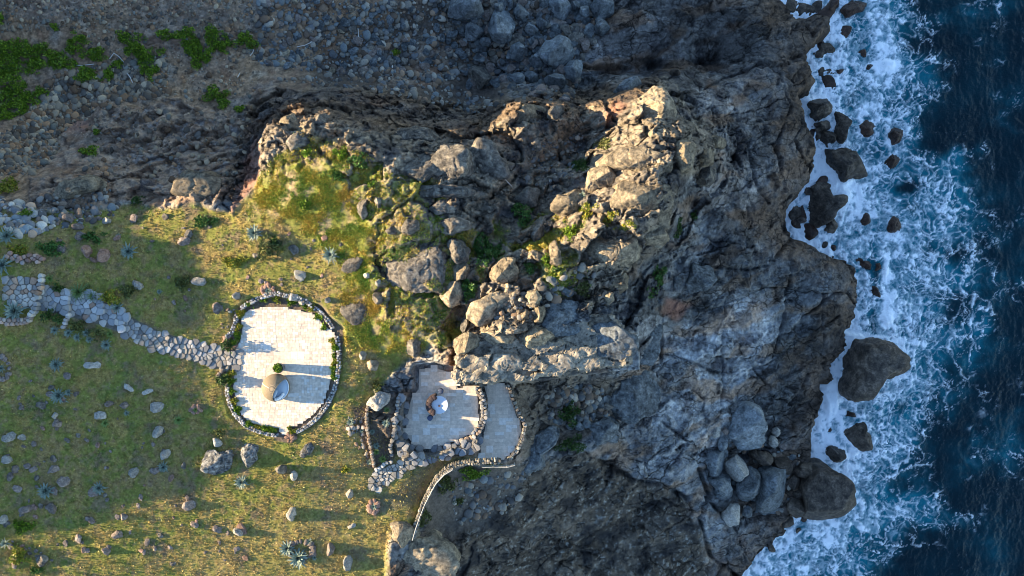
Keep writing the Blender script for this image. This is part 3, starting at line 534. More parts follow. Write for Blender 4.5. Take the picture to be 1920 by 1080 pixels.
# --- rocks standing in the surf
G = 'rocks standing in the surf'
for poly, h, mt, lb in [
 ([(1595,655),(1600,633),(1625,629),(1660,640),(1690,665),(1698,687),(1668,712),(1620,745),(1592,742),(1583,720)], 3.0, 'wet', 'large wedge-shaped brown rock ringed by foam, biggest of the rocks in the surf'),
 ([(1547,300),(1558,280),(1580,275),(1603,285),(1618,305),(1630,322),(1605,334),(1585,340),(1570,325)], 2.2, 'wet', 'dark flat-topped rock above the little foam pool at the cliff foot'),
 ([(1517,378),(1530,364),(1560,362),(1586,366),(1584,382),(1562,400),(1552,420),(1536,428),(1524,410)], 1.9, 'wet', 'brown heart-shaped rock just below the foam pool beside the cliff'),
 ([(1514,195),(1535,180),(1552,183),(1563,200),(1557,218),(1535,230),(1518,222)], 1.7, 'wet', 'rounded grey-brown rock leaning on the cliff, uppermost of the tight cluster at its foot'),
 ([(1565,208),(1580,205),(1593,215),(1588,240),(1582,263),(1570,255),(1568,235)], 1.3, 'wet', 'upright narrow brown rock at the seaward side of the tight cluster'),
 ([(1537,262),(1545,245),(1565,233),(1570,248),(1562,268),(1550,272)], 1.1, 'wet', 'low brown rock closing the bottom of the tight cluster'),
 ([(1525,232),(1550,228),(1556,240),(1540,250),(1528,245)], .9, 'wet', 'small grey rock wedged in the middle of the tight cluster'),
 ([(1578,805),(1590,793),(1620,793),(1624,806),(1637,818),(1632,835),(1602,848),(1585,832)], 1.7, 'wet', 'brown knobbly rock in foam above the giant round boulder'),
 ([(1547,845),(1562,832),(1583,836),(1585,855),(1575,868),(1556,868)], 1.2, 'wet', 'small rounded brown rock touching the giant boulder by the shore'),
 ([(1579,780),(1588,767),(1603,770),(1602,782),(1590,781)], .7, 'weed', 'tiny dark rock poking from foam between the two largest surf rocks'),
 ([(1612,225),(1622,219),(1636,232),(1642,255),(1630,262),(1615,250)], .8, 'weed', 'dark oval rock alone in the foam right of the tight cluster'),
 ([(1668,250),(1680,238),(1691,242),(1688,268),(1670,277)], .7, 'weed', 'weedy red-brown rock farthest from the cliff, the upper of two'),
 ([(1660,300),(1675,282),(1690,278),(1688,300),(1672,318),(1660,312)], .7, 'weed', 'weedy red-brown rock farthest from the cliff, the lower of two'),
 ([(1548,20),(1550,2),(1565,-4),(1574,12),(1566,28)], 1.1, 'weed', 'dark rock in foam off the tip of the upper headland'),
 ([(1574,5),(1590,-5),(1620,-4),(1627,12),(1600,24),(1588,30),(1576,20)], 1.2, 'weed', 'reddish weedy rock at the very top edge of the sea'),
 ([(1548,410),(1560,408),(1568,420),(1562,440),(1556,445),(1549,428)], .9, 'wet', 'slim leaf-shaped rock beside the brown heart-shaped one'),
 ([(1488,408),(1500,402),(1510,410),(1508,420),(1494,418)], .6, 'brown', 'small pale brown rock in the narrow foamy inlet'),
 (box4(1612,1631,400,422), .5, 'weed', 'small dark rock half under foam, left of the dark one beyond it'),
 (box4(1663,1687,407,442), .55, 'weed', 'dark rock awash in the foam, alone far right of the inlet'),
 (box4(1606,1640,488,508), .45, 'weed', 'dark weedy rock awash beside the bulging cliff, upper of two'),
 (box4(1630,1658,492,516), .4, 'weed', 'dark rock awash behind the breaking wave'),
 (box4(1628,1652,535,562), .45, 'weed', 'dark weedy rock awash beside the bulging cliff, lower of two'),
 (box4(1610,1628,92,110), .4, 'weed', 'dark rock awash near the upper headland'),
 (box4(1622,1640,118,134), .4, 'weed', 'dark rock awash behind the upper breaking wave'),
 (box4(1566,1580,125,140), .4, 'weed', 'little round dark rock in the foam close to the upper headland')]:
    o = prock('sea_rock', poly, h + .8, mt, lb, 'rock', G, caps=h < 2.5, k=3.4 if mt == 'wet' else 2.2, zb=SEA - .3 + (0 if mt == 'wet' else -.15), rough=.10 if mt == 'wet' else .14, nf=11)
# --- boulder pile at the lower shore
G = 'boulders piled at the shore'
for poly, h, mt, lb in [
 ([(1515,900),(1530,868),(1555,868),(1575,892),(1597,912),(1603,940),(1590,970),(1560,984),(1535,990),(1515,975),(1513,935)], 4.0, 'wet', 'giant round dark brown boulder at the water edge'),
 ([(1425,880),(1450,873),(1474,882),(1476,930),(1468,965),(1440,978),(1420,965),(1418,920)], 2.6, 'blue', 'tall oblong grey boulder left of the giant round one'),
 ([(1363,770),(1395,752),(1430,765),(1440,800),(1425,835),(1390,845),(1368,820)], 2.4, 'blue', 'wide lumpy boulder at the head of the pile, under the smooth rock shelf'),
 ([(1360,870),(1385,856),(1400,865),(1405,888),(1390,903),(1365,898)], 2.0, 'pale', 'palest rounded boulder in the middle of the pile'),
 ([(1320,860),(1330,842),(1360,840),(1368,860),(1358,885),(1335,890)], 1.7, 'blue', 'olive grey boulder left of the palest one'),
 ([(1328,898),(1350,890),(1372,895),(1377,925),(1362,953),(1340,940)], 1.7, 'blue', 'grey angular boulder below the olive one'),
 ([(1380,905),(1405,880),(1425,885),(1427,915),(1400,947),(1380,940)], 1.9, 'blue', 'grey boulder wedged between the palest and the tall oblong one'),
 ([(1355,960),(1375,947),(1392,950),(1388,972),(1370,993),(1356,980)], 1.3, 'pale', 'smooth egg-shaped boulder lowest in the pile'),
 ([(1343,825),(1355,812),(1366,822),(1364,842),(1350,842)], .9, 'blue', 'small grey boulder above the olive one'),
 ([(1335,812),(1342,800),(1352,803),(1350,820),(1340,823)], .7, 'pale', 'small round pale boulder, left of a brown one'),
 ([(1352,808),(1360,800),(1367,808),(1363,818)], .6, 'brown', 'small round brown boulder at the upper left of the pile'),
 ([(1412,928),(1425,912),(1438,925),(1428,940)], 1.1, 'pale', 'small pale wedge boulder against the tall oblong one'),
 ([(1487,885),(1505,868),(1530,870),(1533,888),(1510,897),(1490,895)], 1.4, 'wet', 'flat brown boulder leaning on the giant round one'),
 ([(1450,865),(1465,850),(1480,858),(1487,880),(1478,890),(1455,885)], 1.3, 'wet', 'brown boulder above the tall oblong one'),
 (box4(1475,1513,932,975), 1.3, 'wet', 'round dark boulder between the oblong and the giant one'),
 (box4(1488,1514,915,935), 1.0, 'wet', 'small round boulder tucked left of the giant one'),
 (box4(1505,1522,893,920), .9, 'wet', 'small upright boulder touching the giant one'),
 (box4(1478,1502,893,915), 1.0, 'wet', 'shaded brown boulder under the flat leaning one'),
 (box4(1392,1412,948,970), .8, 'blue', 'small grey boulder right of the egg-shaped one'),
 (box4(1405,1425,838,862), 1.0, 'wet', 'dark boulder below the wide lumpy one'),
 (box4(1418,1450,845,872), 1.1, 'wet', 'brown squarish boulder above the grey oblong one'),
 (box4(1448,1462,802,818), .6, 'pale', 'tiny pale boulder in the shelf hollow, the upper of two'),
 (box4(1443,1458,818,838), .7, 'pale', 'tiny pale boulder in the shelf hollow, the lower of two')]:
    cx = sum(p[0] for p in poly) / len(poly); cy = sum(p[1] for p in poly) / len(poly)
    prock('boulder', poly, h * 1.25, 'slate' if mt == 'blue' else mt, lb, 'boulder', G, k=3.0, rough=.06, bury=.22, zb=max(P(cx, cy)[2], SEA + .8))
# --- big boulders in the upper cove
G = 'boulders fallen in the upper cove'
for poly, h, mt, lb in [
 ([(1007,90),(1020,70),(1050,64),(1072,75),(1074,98),(1055,118),(1030,118),(1012,105)], 2.2, 'blue', 'largest pale boulder in the cove, five-sided with a humped top'),
 ([(837,0),(855,-12),(890,-12),(905,8),(900,30),(868,34),(845,24)], 1.8, 'blue', 'wide flat boulder at the top edge, leftmost of the big ones in the cove'),
 ([(868,50),(885,35),(905,40),(907,58),(890,73),(873,68)], 1.4, 'blue', 'squarish boulder just under the wide flat one'),
 ([(918,50),(930,26),(955,24),(967,45),(960,75),(940,84),(922,70)], 2.0, 'blue', 'tall grey boulder right of the squarish one'),
 ([(873,140),(880,122),(912,122),(927,135),(915,148),(900,163),(877,158)], 1.4, 'grey', 'blocky boulder standing alone nearest the ridge foot'),
 ([(955,78),(975,70),(984,90),(978,110),(958,108)], 1.5, 'blue', 'rounded boulder left of the largest pale one'),
 ([(960,20),(975,8),(1000,12),(998,30),(970,35)], 1.2, 'blue', 'flat pale boulder near the top edge, third from the left'),
 ([(1027,10),(1035,-10),(1062,-10),(1072,15),(1060,37),(1040,34)], 1.8, 'blue', 'dark boulder at the top edge above the largest pale one'),
 ([(1115,45),(1125,30),(1143,35),(1143,55),(1130,66),(1117,58)], 1.6, 'blue', 'rounded boulder against the rock shelf, lower of a stacked pair'),
 ([(1106,10),(1120,-5),(1150,0),(1150,25),(1130,34),(1112,30)], 1.8, 'blue', 'dark boulder against the rock shelf, upper of a stacked pair'),
 ([(993,112),(1005,100),(1022,105),(1020,125),(1002,132)], 1.3, 'blue', 'angular boulder under the left corner of the largest one'),
 ([(1058,130),(1070,115),(1092,110),(1090,140),(1078,157),(1062,150)], 1.6, 'blue', 'sharp angular boulder right below the largest one'),
 ([(1023,150),(1038,134),(1058,140),(1060,165),(1040,174),(1026,165)], 1.5, 'blue', 'tilted boulder below the largest one, left of the sharp one'),
 ([(980,138),(995,132),(1012,140),(1008,158),(988,158)], 1.1, 'blue', 'boulder with a flat face left of the tilted one'),
 ([(956,140),(972,132),(985,145),(978,160),(960,158)], 1.0, 'blue', 'boulder at the left end of the row beneath the largest one'),
 ([(1005,160),(1020,156),(1026,170),(1012,178)], .8, 'grey', 'little boulder tucked under the flat-faced one'),
 ([(1040,108),(1060,118),(1048,132),(1030,128)], 1.0, 'blue', 'flat slab leaning below the largest boulder'),
 (box4(1068,1088,0,20), 1.0, 'blue', 'small boulder at the top edge left of the stacked pair'),
 (box4(1085,1105,8,32), 1.1, 'blue', 'boulder just left of the upper one of the stacked pair'),
 (box4(1096,1118,45,70), .9, 'blue', 'boulder left of the lower one of the stacked pair'),
 (box4(1080,1098,26,44), .8, 'blue', 'small round boulder in the gap under the top-edge boulders'),
 (box4(985,1010,44,62), .9, 'blue', 'boulder between the tall grey and the largest pale one'),
 (box4(1005,1028,30,52), .9, 'blue', 'boulder above the left corner of the largest one'),
 (box4(925,948,0,22), 1.0, 'blue', 'boulder at the top edge above the tall grey one'),
 (box4(900,922,70,86), .7, 'blue', 'small boulder left of the foot of the tall grey one'),
 ([(1153,165),(1170,150),(1195,145),(1207,158),(1195,175),(1165,177)], 1.3, 'blue', 'low pale boulder at the mouth of the dark crevice'),
 (box4(1255,1275,130,146), .8, 'wet', 'wet round boulder lying in the dark crevice')]:
    prock('boulder', poly, h * 1.3, 'slate' if mt == 'blue' else mt, lb, 'boulder', G, k=3.2, rough=.06, bury=.2)
# --- outcrops of the ridge
G = 'outcrops along the ridge'
for poly, h, mt, lb, kk in [
 ([(736,520),(742,480),(765,455),(790,446),(818,450),(838,466),(843,495),(828,520),(805,535),(765,538)], 1.2, 'grey', 'great domed grey outcrop in the yellow grass, widest on the left of the ridge', 3.0),
 ([(832,455),(845,443),(865,448),(878,465),(876,488),(855,496),(838,480)], 1.3, 'grey', 'dark rounded outcrop touching the right side of the great domed one', 2.6),
 ([(835,515),(850,497),(872,488),(884,500),(876,520),(855,527)], 1.1, 'tan', 'tan outcrop under the dark rounded one, upper of a leaning pair', 2.6),
 ([(817,548),(835,530),(862,524),(873,540),(862,565),(845,580),(825,565)], 1.3, 'tan', 'tan outcrop under the dark rounded one, lower of a leaning pair', 2.6),
 ([(815,420),(828,408),(860,405),(884,415),(880,430),(845,436),(820,432)], 1.1, 'grey', 'dark whale-backed outcrop above the dark rounded one', 2.6),
 ([(800,392),(815,376),(840,372),(858,385),(850,402),(818,408)], .9, 'grey', 'grey outcrop left above the whale-backed one', 2.6),
 ([(668,400),(672,372),(682,363),(690,378),(690,405),(678,410)], .9, 'grey', 'narrow upright dark outcrop in the grass at the left of the ridge', 2.4),
 ([(698,380),(705,368),(717,368),(720,382),(708,390)], .7, 'grey', 'small dark outcrop right of the narrow upright one', 2.4),
 ([(748,425),(760,410),(785,412),(788,430),(768,440),(752,438)], .7, 'grey', 'low dark outcrop above the great domed one', 2.4),
 ([(720,432),(732,422),(746,428),(744,440),(726,440)], .5, 'grey', 'smaller low dark outcrop beside the one above the great domed one', 2.4),
 ([(640,505),(648,482),(668,474),(678,488),(668,505),(650,512)], .45, 'grey', 'flat grey outcrop sunk in the grass left of the yellow slope', 3),
 ([(643,590),(645,568),(665,557),(690,562),(694,585),(690,605),(660,610)], .3, 'grey', 'nearly flat lichen-grey slab right of the round terrace', 4),
 ([(695,560),(700,545),(712,543),(720,555),(718,568),(705,572)], 1.2, 'grey', 'single round boulder casting a long shadow above the flat slab', 2.3),
 ([(753,655),(760,635),(780,627),(792,640),(788,660),(778,668),(760,664)], .9, 'grey', 'pale split outcrop above the shaded bank of the sunken terrace', 2.6),
 ([(975,640),(978,615),(1000,603),(1028,612),(1036,632),(1026,652),(995,656)], 1.5, 'tan', 'pitted pale boulder sitting on the long slab', 2.6),
 ([(982,560),(990,545),(1008,543),(1016,560),(1008,580),(990,580)], 1.4, 'tan', 'upper boulder of the column of three pale ones', 2.4),
 ([(995,590),(1005,576),(1020,574),(1024,592),(1015,604),(1000,602)], 1.3, 'tan', 'lower right boulder of the column of three pale ones', 2.4),
 ([(977,588),(985,579),(994,586),(991,598),(980,598)], .9, 'tan', 'smallest boulder of the column of three pale ones', 2.4),
 ([(1137,385),(1142,360),(1160,340),(1195,330),(1240,333),(1257,350),(1260,390),(1247,418),(1215,427),(1175,415),(1150,405)], 2.0, 'tan', 'huge sunlit boulder topping the right end of the ridge', 3.2),
 ([(1205,430),(1225,420),(1252,426),(1258,448),(1240,462),(1212,458)], 1.6, 'tan', 'sunlit block under the right corner of the huge one', 2.8),
 ([(1107,480),(1110,450),(1130,432),(1165,430),(1195,440),(1208,465),(1195,488),(1160,500),(1125,508)], 1.5, 'tan', 'broad sunlit outcrop below the huge one', 2.8),
 ([(1103,345),(1108,318),(1130,305),(1155,315),(1158,340),(1145,362),(1115,365)], 1.5, 'tan', 'craggy sunlit outcrop up left of the huge one', 2.8),
 ([(1127,300),(1150,280),(1190,272),(1235,280),(1260,300),(1255,322),(1215,326),(1170,320),(1145,315)], 1.5, 'tan', 'long craggy sunlit crest above the huge one', 2.8),
 ([(1262,290),(1268,262),(1290,256),(1310,268),(1306,300),(1298,320),(1280,318)], 1.9, 'tan', 'tall brightly lit crag at the right end of the long crest', 2.6),
 ([(1307,302),(1310,280),(1330,277),(1346,282),(1344,305),(1322,308)], 1.6, 'tan', 'square block beside the tall bright crag, middle of three', 4),
 ([(1312,335),(1312,312),(1335,306),(1350,315),(1345,340),(1325,345)], 1.5, 'grey', 'square block beside the tall bright crag, lowest of three', 4),
 ([(1318,272),(1322,256),(1350,252),(1366,260),(1360,276),(1335,278)], 1.6, 'tan', 'square block beside the tall bright crag, highest of three', 4),
 ([(1188,215),(1195,185),(1215,165),(1245,162),(1270,185),(1280,225),(1268,250),(1235,255),(1205,240)], 2.0, 'tan', 'pyramid-like peak at the top of the ridge, sunlit on its left', 2.2),
 ([(960,212),(975,198),(1000,192),(1020,198),(1022,215),(1000,230),(970,232)], 1.4, 'tan', 'sunlit craggy knob beside the cove, left of two', 2.4),
 ([(1025,210),(1035,196),(1055,196),(1062,215),(1045,232),(1030,228)], 1.3, 'grey', 'craggy knob beside the cove, right of two', 2.4),
 ([(993,440),(1000,415),(1015,405),(1028,425),(1022,452),(1003,458)], 1.3, 'grey', 'pointed grey outcrop beside the green gully', 2.2),
 ([(1028,495),(1032,455),(1044,447),(1054,470),(1055,495),(1040,505)], 1.5, 'tan', 'slim upright rock standing in the middle of the ridge', 2.2),
 ([(1140,545),(1150,520),(1168,508),(1182,520),(1178,540),(1160,555)], 1.2, 'tan', 'sunlit boulder at the brink of the shaded slab, upper of a pair', 2.4),
 ([(1125,560),(1135,543),(1150,548),(1152,565),(1138,574)], 1.0, 'tan', 'sunlit boulder at the brink of the shaded slab, lower of a pair', 2.4),
 ([(915,520),(920,495),(940,482),(965,488),(978,505),(970,530),(940,540)], 1.6, 'tan', 'broad tan outcrop right of the green gully', 2.6),
 ([(885,590),(895,565),(920,545),(955,542),(975,550),(968,575),(940,595),(905,605)], 1.4, 'tan', 'long cracked tan outcrop below the broad one', 3),
 ([(848,655),(852,637),(875,626),(898,632),(900,650),(880,663),(858,665)], 1.5, 'tan', 'rounded boulder at the left head of the long slab', 2.6),
 ([(898,640),(905,622),(935,618),(958,626),(955,642),(920,648)], 1.2, 'tan', 'flat boulder at the upper edge of the long slab', 3),
 ([(860,620),(865,600),(875,598),(882,612),(878,628),(866,628)], 1.2, 'grey', 'upright finger of rock at the head of the red gully', 2.2),
 ([(1023,605),(1030,575),(1060,562),(1092,568),(1094,600),(1080,620),(1040,625)], 1.0, 'blue', 'blue-grey block at the shaded end of the long slab', 4),
 ([(905,690),(912,668),(950,660),(985,670),(990,690),(960,705),(925,708)], .5, 'slabrock', 'broad low block forming the sunlit front of the long slab', 3.5),
 ([(1105,640),(1115,615),(1150,604),(1180,622),(1190,650),(1165,672),(1125,668)], .8, 'blue', 'block on the far shaded end of the long slab, shade in its blue-grey colour', 3.2),  # blue rock colour carries the shade of the slab's right end
 ([(1000,690),(1008,668),(1045,660),(1085,668),(1090,690),(1050,702),(1020,705)], .45, 'slabrock', 'low cracked block in the middle front of the long slab', 3.5),
 ([(578,225),(590,212),(610,210),(618,222),(605,234),(585,236)], 1.1, 'grey', 'smooth oval boulder perched at the upper left end of the ridge', 2.3),
 ([(520,240),(528,220),(548,211),(572,214),(574,235),(555,250),(530,256)], .9, 'tan', 'fissured pale outcrop at the far left tip of the ridge', 2.8),
 ([(532,270),(545,252),(570,242),(585,255),(575,275),(550,282)], .9, 'grey', 'grey outcrop under the fissured pale one', 2.6),
 ([(715,262),(740,240),(775,230),(810,240),(838,268),(810,278),(760,280),(730,276)], 1.5, 'grey', 'dark cone-shaped outcrop on the shaded side of the ridge', 2.0),
 ([(752,322),(765,300),(795,285),(815,292),(818,320),(790,338),(765,335)], 1.0, 'grey', 'left of three furrowed grey outcrops sloping across the upper ridge', 2.6),
 ([(812,300),(830,276),(865,268),(882,285),(878,322),(845,336),(820,328)], 1.1, 'grey', 'middle of three furrowed grey outcrops sloping across the upper ridge', 3.0),
 ([(880,285),(895,262),(920,265),(940,298),(952,332),(915,338),(885,325)], 1.0, 'grey', 'right of three furrowed grey outcrops sloping across the upper ridge', 2.6),
 ([(730,355),(745,338),(790,346),(850,345),(900,355),(880,370),(820,368),(760,372)], .8, 'grey', 'low furrowed outcrop beneath the long one', 2.8),
 ([(960,375),(985,350),(1010,358),(1005,385),(975,395)], .9, 'grey', 'dark outcrop left of the green ledge', 2.6),
 ([(1035,390),(1050,365),(1085,350),(1100,370),(1085,395),(1055,405)], 1.2, 'tan', 'brown outcrop left of the huge sunlit one', 2.6),
 ([(1110,410),(1118,395),(1140,398),(1145,418),(1125,428)], .9, 'tan', 'small outcrop with yellow moss below the huge one', 2.6),
 ([(1250,540),(1256,522),(1275,516),(1282,528),(1270,540)], .8, 'blue', 'pale flat block caught under the dark overhang', 3.5)]:
    prock('rock_outcrop', poly, h, mt, lb, 'rock', G, k=kk, rough=.085, sub=6 if h > 1.45 or max(p[0] for p in poly) - min(p[0] for p in poly) > 90 else 5, bury=.5, nf=12 if kk > 2.7 else 18)
# the long slab with its sheer seaward edge: a broken top, faces dropping to the foot
def slab(name, poly, z0, slope, rough_, depth, foot, mat, label):
    pw = [W(a, b, z0) for a, b in poly]; st = .09; x0 = min(p[0] for p in pw); x1 = max(p[0] for p in pw); y0 = min(p[1] for p in pw); y1 = max(p[1] for p in pw)
    gx_, gy_ = np.meshgrid(np.arange(x0 - .3, x1 + .3, st), np.arange(y0 - .3, y1 + .3, st)); jx = .55 * fbm(gx_ * .8, gy_ * .8, 5, 211, .65)
    sd = sdist(pw, gx_, gy_, 3) + jx; a_, ea_, _i = facet((gx_ + .4 * gy_) / 1.9 + .3 * noise(gx_, gy_, 2), (gy_ - .1 * gx_) / 1.0 + .3 * noise(gx_, gy_, 4), 213, 1.0, .8); b_, eb_, _j = facet(gx_ / .8, gy_ / .5, 215, 1.2, .8); c_, _e, _k = facet(gx_ / .33, gy_ / .28, 217, 1.2, .9)
    z = z0 + slope[0] * (gx_ - x0) + slope[1] * (gy_ - y0) + rough_ * (a_ * .62 + b_ * .14 + c_ * .04 + .14 * fbm(gx_ * 1.2, gy_ * 1.6, 6, 219, .6) - .22 * (1 - ss(0, .05, ea_)) * ss(-.1, .3, noise(gx_ * .6, gy_ * .6, 3))) - .35 * (1 - ss(0, .35, sd)) ** 2
    ins = sd > 0; cell = ins[:-1, :-1] & ins[1:, :-1] & ins[1:, 1:] & ins[:-1, 1:]; ids_ = {}; v = []; f = []
    def vt(j, i, lvl):
        k_ = (j, i, lvl)
        if k_ not in ids_:
            t_ = (0, .12, .5, 1)[lvl]; n_ = .18 * math.sin(i * .9 + lvl) * .3 * (lvl > 0); ids_[k_] = len(v); v.append((gx_[j, i] + foot[0] * t_, gy_[j, i] + foot[1] * t_ + n_ * t_, z[j, i] - depth * t_))
        return ids_[k_]
    J, I = np.nonzero(cell)
    for j, i in zip(J, I):
        f.append((vt(j, i, 0), vt(j, i + 1, 0), vt(j + 1, i + 1, 0), vt(j + 1, i, 0)))
        for (dj, di, p_, q_) in ((-1, 0, (j, i), (j, i + 1)), (0, 1, (j, i + 1), (j + 1, i + 1)), (1, 0, (j + 1, i + 1), (j + 1, i)), (0, -1, (j + 1, i), (j, i))):
            jj, ii = j + dj, i + di
            if not (0 <= jj < cell.shape[0] and 0 <= ii < cell.shape[1]) or not cell[jj, ii]:
                for l_ in range(3): f.append((vt(*p_, l_ + 1), vt(*q_, l_ + 1), vt(*q_, l_), vt(*p_, l_)))
    o = mesh_py(name, v, f, M[mat]); return tag(o, label, 'rock')
slab('rock_slab', SLAB, 2.0, (-.115, -.06), 1.0, 5.0, (.1, -.55), 'slabrock', 'long sheer-edged slab of rock jutting over the sunken terrace')
prock('rock_slab', [(1190,640),(1215,600),(1240,615),(1238,660),(1225,690),(1200,680)], .6, 'blue', 'dark smooth slab hanging off the shaded end of the long slab', 'rock', k=5, rough=.03, sub=5, bury=1)
prock('rock_outcrop', [(1283,560),(1290,520),(1300,490),(1330,500),(1345,525),(1320,545)], 2.2, 'blue', 'dark jagged fin of rock over a black overhang', 'rock', k=2.2, bury=.4)
for poly, h, mt, lb in [
 ([(728,1005),(735,985),(760,982),(785,1000),(780,1015),(755,1025),(735,1018)], .9, 'tan', 'tan knob at the edge of the lawn where the railing ends'),
 ([(722,1035),(745,1015),(780,1000),(815,1005),(845,1025),(860,1050),(840,1090),(790,1100),(740,1080)], 1.3, 'tan', 'broad sunlit outcrop at the bottom edge, under the end of the curved wall'),
 ([(683,758),(690,745),(715,737),(733,742),(728,757),(705,772),(690,770)], .8, 'pale', 'pale pitted boulder at the head of the walled bed'),
 ([(940,880),(960,845),(990,825),(1030,800),(1050,805),(1045,830),(1020,855),(1025,880),(990,892)], 1.0, 'blue', 'smooth blue-grey rock under the corner of the small terrace'),
 ([(1093,820),(1105,795),(1140,785),(1163,800),(1150,830),(1120,840)], 1.1, 'blue', 'pale angular block in the rubble gully, right of the two bushes'),
 ([(1130,740),(1160,710),(1200,700),(1235,730),(1230,770),(1190,800),(1150,790),(1128,770)], 1.4, 'blue', 'rough rounded mass of rock under the end of the long slab'),
 ([(315,365),(325,335),(350,320),(385,318),(408,335),(405,360),(370,375)], 1.2, 'tan', 'rounded outcrop with a sunlit rim at the upper edge of the lawn'),
 ([(90,370),(110,345),(150,325),(180,330),(185,350),(150,362),(110,385)], 1.0, 'tan', 'broken sunlit outcrop above the path, near the left edge'),
 ([(248,358),(262,335),(285,338),(290,360),(270,372)], .7, 'brown', 'small brown outcrop between two sunlit ones')]:
    prock('rock_outcrop', poly, h, mt, lb, 'rock', k=2.8, rough=.1, bury=.5)
prock('weathered_boulder', [(380,868),(390,850),(412,848),(433,845),(436,868),(420,885),(398,892),(382,882)], .9, 'pitted', 'wide deeply pitted black and white boulder on the lawn', 'boulder', k=2.3, rough=.13)
prock('weathered_boulder', [(445,858),(452,838),(470,832),(483,838),(480,860),(465,876),(450,872)], 1.0, 'pitted', 'narrower pitted black and white boulder right of the wide one', 'boulder', k=2.3, rough=.13)
prock('weathered_boulder', [(560,855),(568,835),(582,828),(590,838),(580,855),(568,862)], .5, 'pitted', 'low lichen-covered rock under the bottom of the round terrace', 'boulder', k=2.3, rough=.12)

# --- garden stones on the lawn (image x, image y, half length, half width, turn, height, material, label)
GS = [(560,516,11,12,10,.8,'pale','white chalky stone standing between two agaves'),(370,528,14,8,5,.5,'pale','leaf-shaped pale stone lying near a brown bush'),(442,554,8,8,0,.7,'pale','squared pale stone left of the top of the round terrace'),
(255,535,13,9,20,.5,'pale','pale blue-grey block above the path near the agaves'),(293,765,16,11,-20,.5,'pale','pale five-sided stone, largest one left of the round terrace'),(295,808,11,11,-30,.6,'pale','upright pale stone below the five-sided one'),
(308,853,12,8,-25,.6,'pale','pale oval stone just above an agave'),(248,886,12,8,-20,.5,'pale','white blocky stone beside a small red one'),(186,779,12,7,-5,.4,'pale','cream oval cobble next to a reddish one'),
(171,684,14,7,-3,.5,'pale','cream flat stone with a brown stone at each end'),(238,726,13,5,35,.3,'pale','long thin pale stone pointing down right'),(277,734,10,5,-20,.3,'pale','short thin pale stone beside the long thin one'),
(117,903,11,9,-5,.5,'brown','rust and cream stone beside the big agave'),(355,948,11,10,-15,.6,'brown','rust-stained round stone near the bottom of the lawn'),(405,831,10,8,10,.7,'pale','smooth cream stone above the wide pitted boulder'),
(445,997,11,8,25,.7,'pale','grey-white oval stone with a long shadow at the bottom of the lawn'),(527,883,12,9,5,.9,'grey','flat-topped upright stone, left of a touching pair'),(549,893,8,9,10,.8,'pale','smaller upright stone, right of a touching pair'),
(654,926,8,7,0,.9,'pale','white stone alone on the dry grass above the potted-ring agave'),(546,966,7,17,5,1.1,'pale','tall narrow white standing stone'),(618,1030,7,11,-5,.9,'brown','tan standing stone right of the agave clump'),
(650,1059,10,16,12,1.1,'pale','pointed standing stone lowest on the lawn'),(659,987,7,5,-30,.3,'pale','small flat two-coloured stone on the open grass'),(614,562,6,6,0,.6,'pale','small white ball-like stone above the corner of the round terrace'),
(708,530,6,8,0,.5,'pale','small pale pointed stone above the single round boulder'),(688,517,7,6,0,.5,'pale','small pale round stone at the foot of the flat sunken outcrop'),(680,667,7,11,0,.9,'pale','white upright stone above the bank'),
(700,685,11,10,20,.5,'tan','broad tan stone right of the white upright one'),(142,425,13,7,5,.4,'brown','flat red-grey stone in the upper left lawn, left of another flat one'),(198,415,10,6,0,.4,'pale','flat pale stone above a reddish one in the upper left lawn'),
(126,408,11,7,25,.5,'brown','dark rounded stone under the loose white rubble'),(345,453,10,8,-10,.4,'brown','squat brown stone alone in the upper lawn'),(147,445,9,5,20,.3,'brown','wedge-shaped brown stone above the ring of stones'),
(160,471,9,14,-20,.7,'red','left standing rock of the little ring of stones'),(193,478,9,13,10,.7,'red','right standing rock of the little ring of stones'),(175,488,8,4,20,.3,'red','low stone closing the little ring of stones'),
(17,820,12,9,-25,.5,'pale','cream and brown block near the left edge, left of a cube-like one'),(41,821,7,6,0,.4,'pale','cube-like pale stone near the left edge'),(106,795,9,9,20,.5,'brown','dark brown stone under a blue-white one'),(101,781,5,7,30,.5,'pale','blue-white flake leaning on a dark brown stone'),
(203,757,10,6,0,.5,'brown','brown block behind the cream oval cobble'),(231,760,8,8,0,.5,'brown','square brown block right of the other brown block'),(46,957,14,8,-25,.5,'brown','long brown slab pointing up at the lower left'),(94,954,12,9,15,.4,'brown','flat brown stone in the lower left lawn'),
(4,975,9,10,0,.6,'pale','pale block at the lower left edge'),(101,880,10,7,-15,.4,'brown','brown block above the rust and cream stone'),(26,880,10,8,0,.4,'brown','grey-brown stone below the bare patch at the left'),(10,860,10,8,20,.5,'pale','pale grey block left of the bare patch'),
(230,969,8,5,5,.4,'brown','pale-topped brown block in the lower lawn'),(168,975,10,6,20,.3,'brown','brown flat stone by a small grey one in the lower lawn'),(219,1003,10,8,-10,.5,'brown','rounded brown stone with a smaller one behind, in the lower lawn'),
(155,1032,6,6,0,.4,'red','small orange cube-like stone in the lower lawn'),(198,1034,9,8,0,.5,'brown','dark brown stone at the bottom of the lawn'),(75,1050,12,11,0,.5,'grey','large dark grey stone at the bottom left')]
for px, py, a, b, t_, h, mt, lb in GS:
    sub = 4
    prock('garden_stone', ell(px, py, a, b, t_, 8, .16), h, mt, lb, 'stone', 'stones set out on the lawn', k=2.7, rough=.05, sub=sub, nf=12, bury=.3)
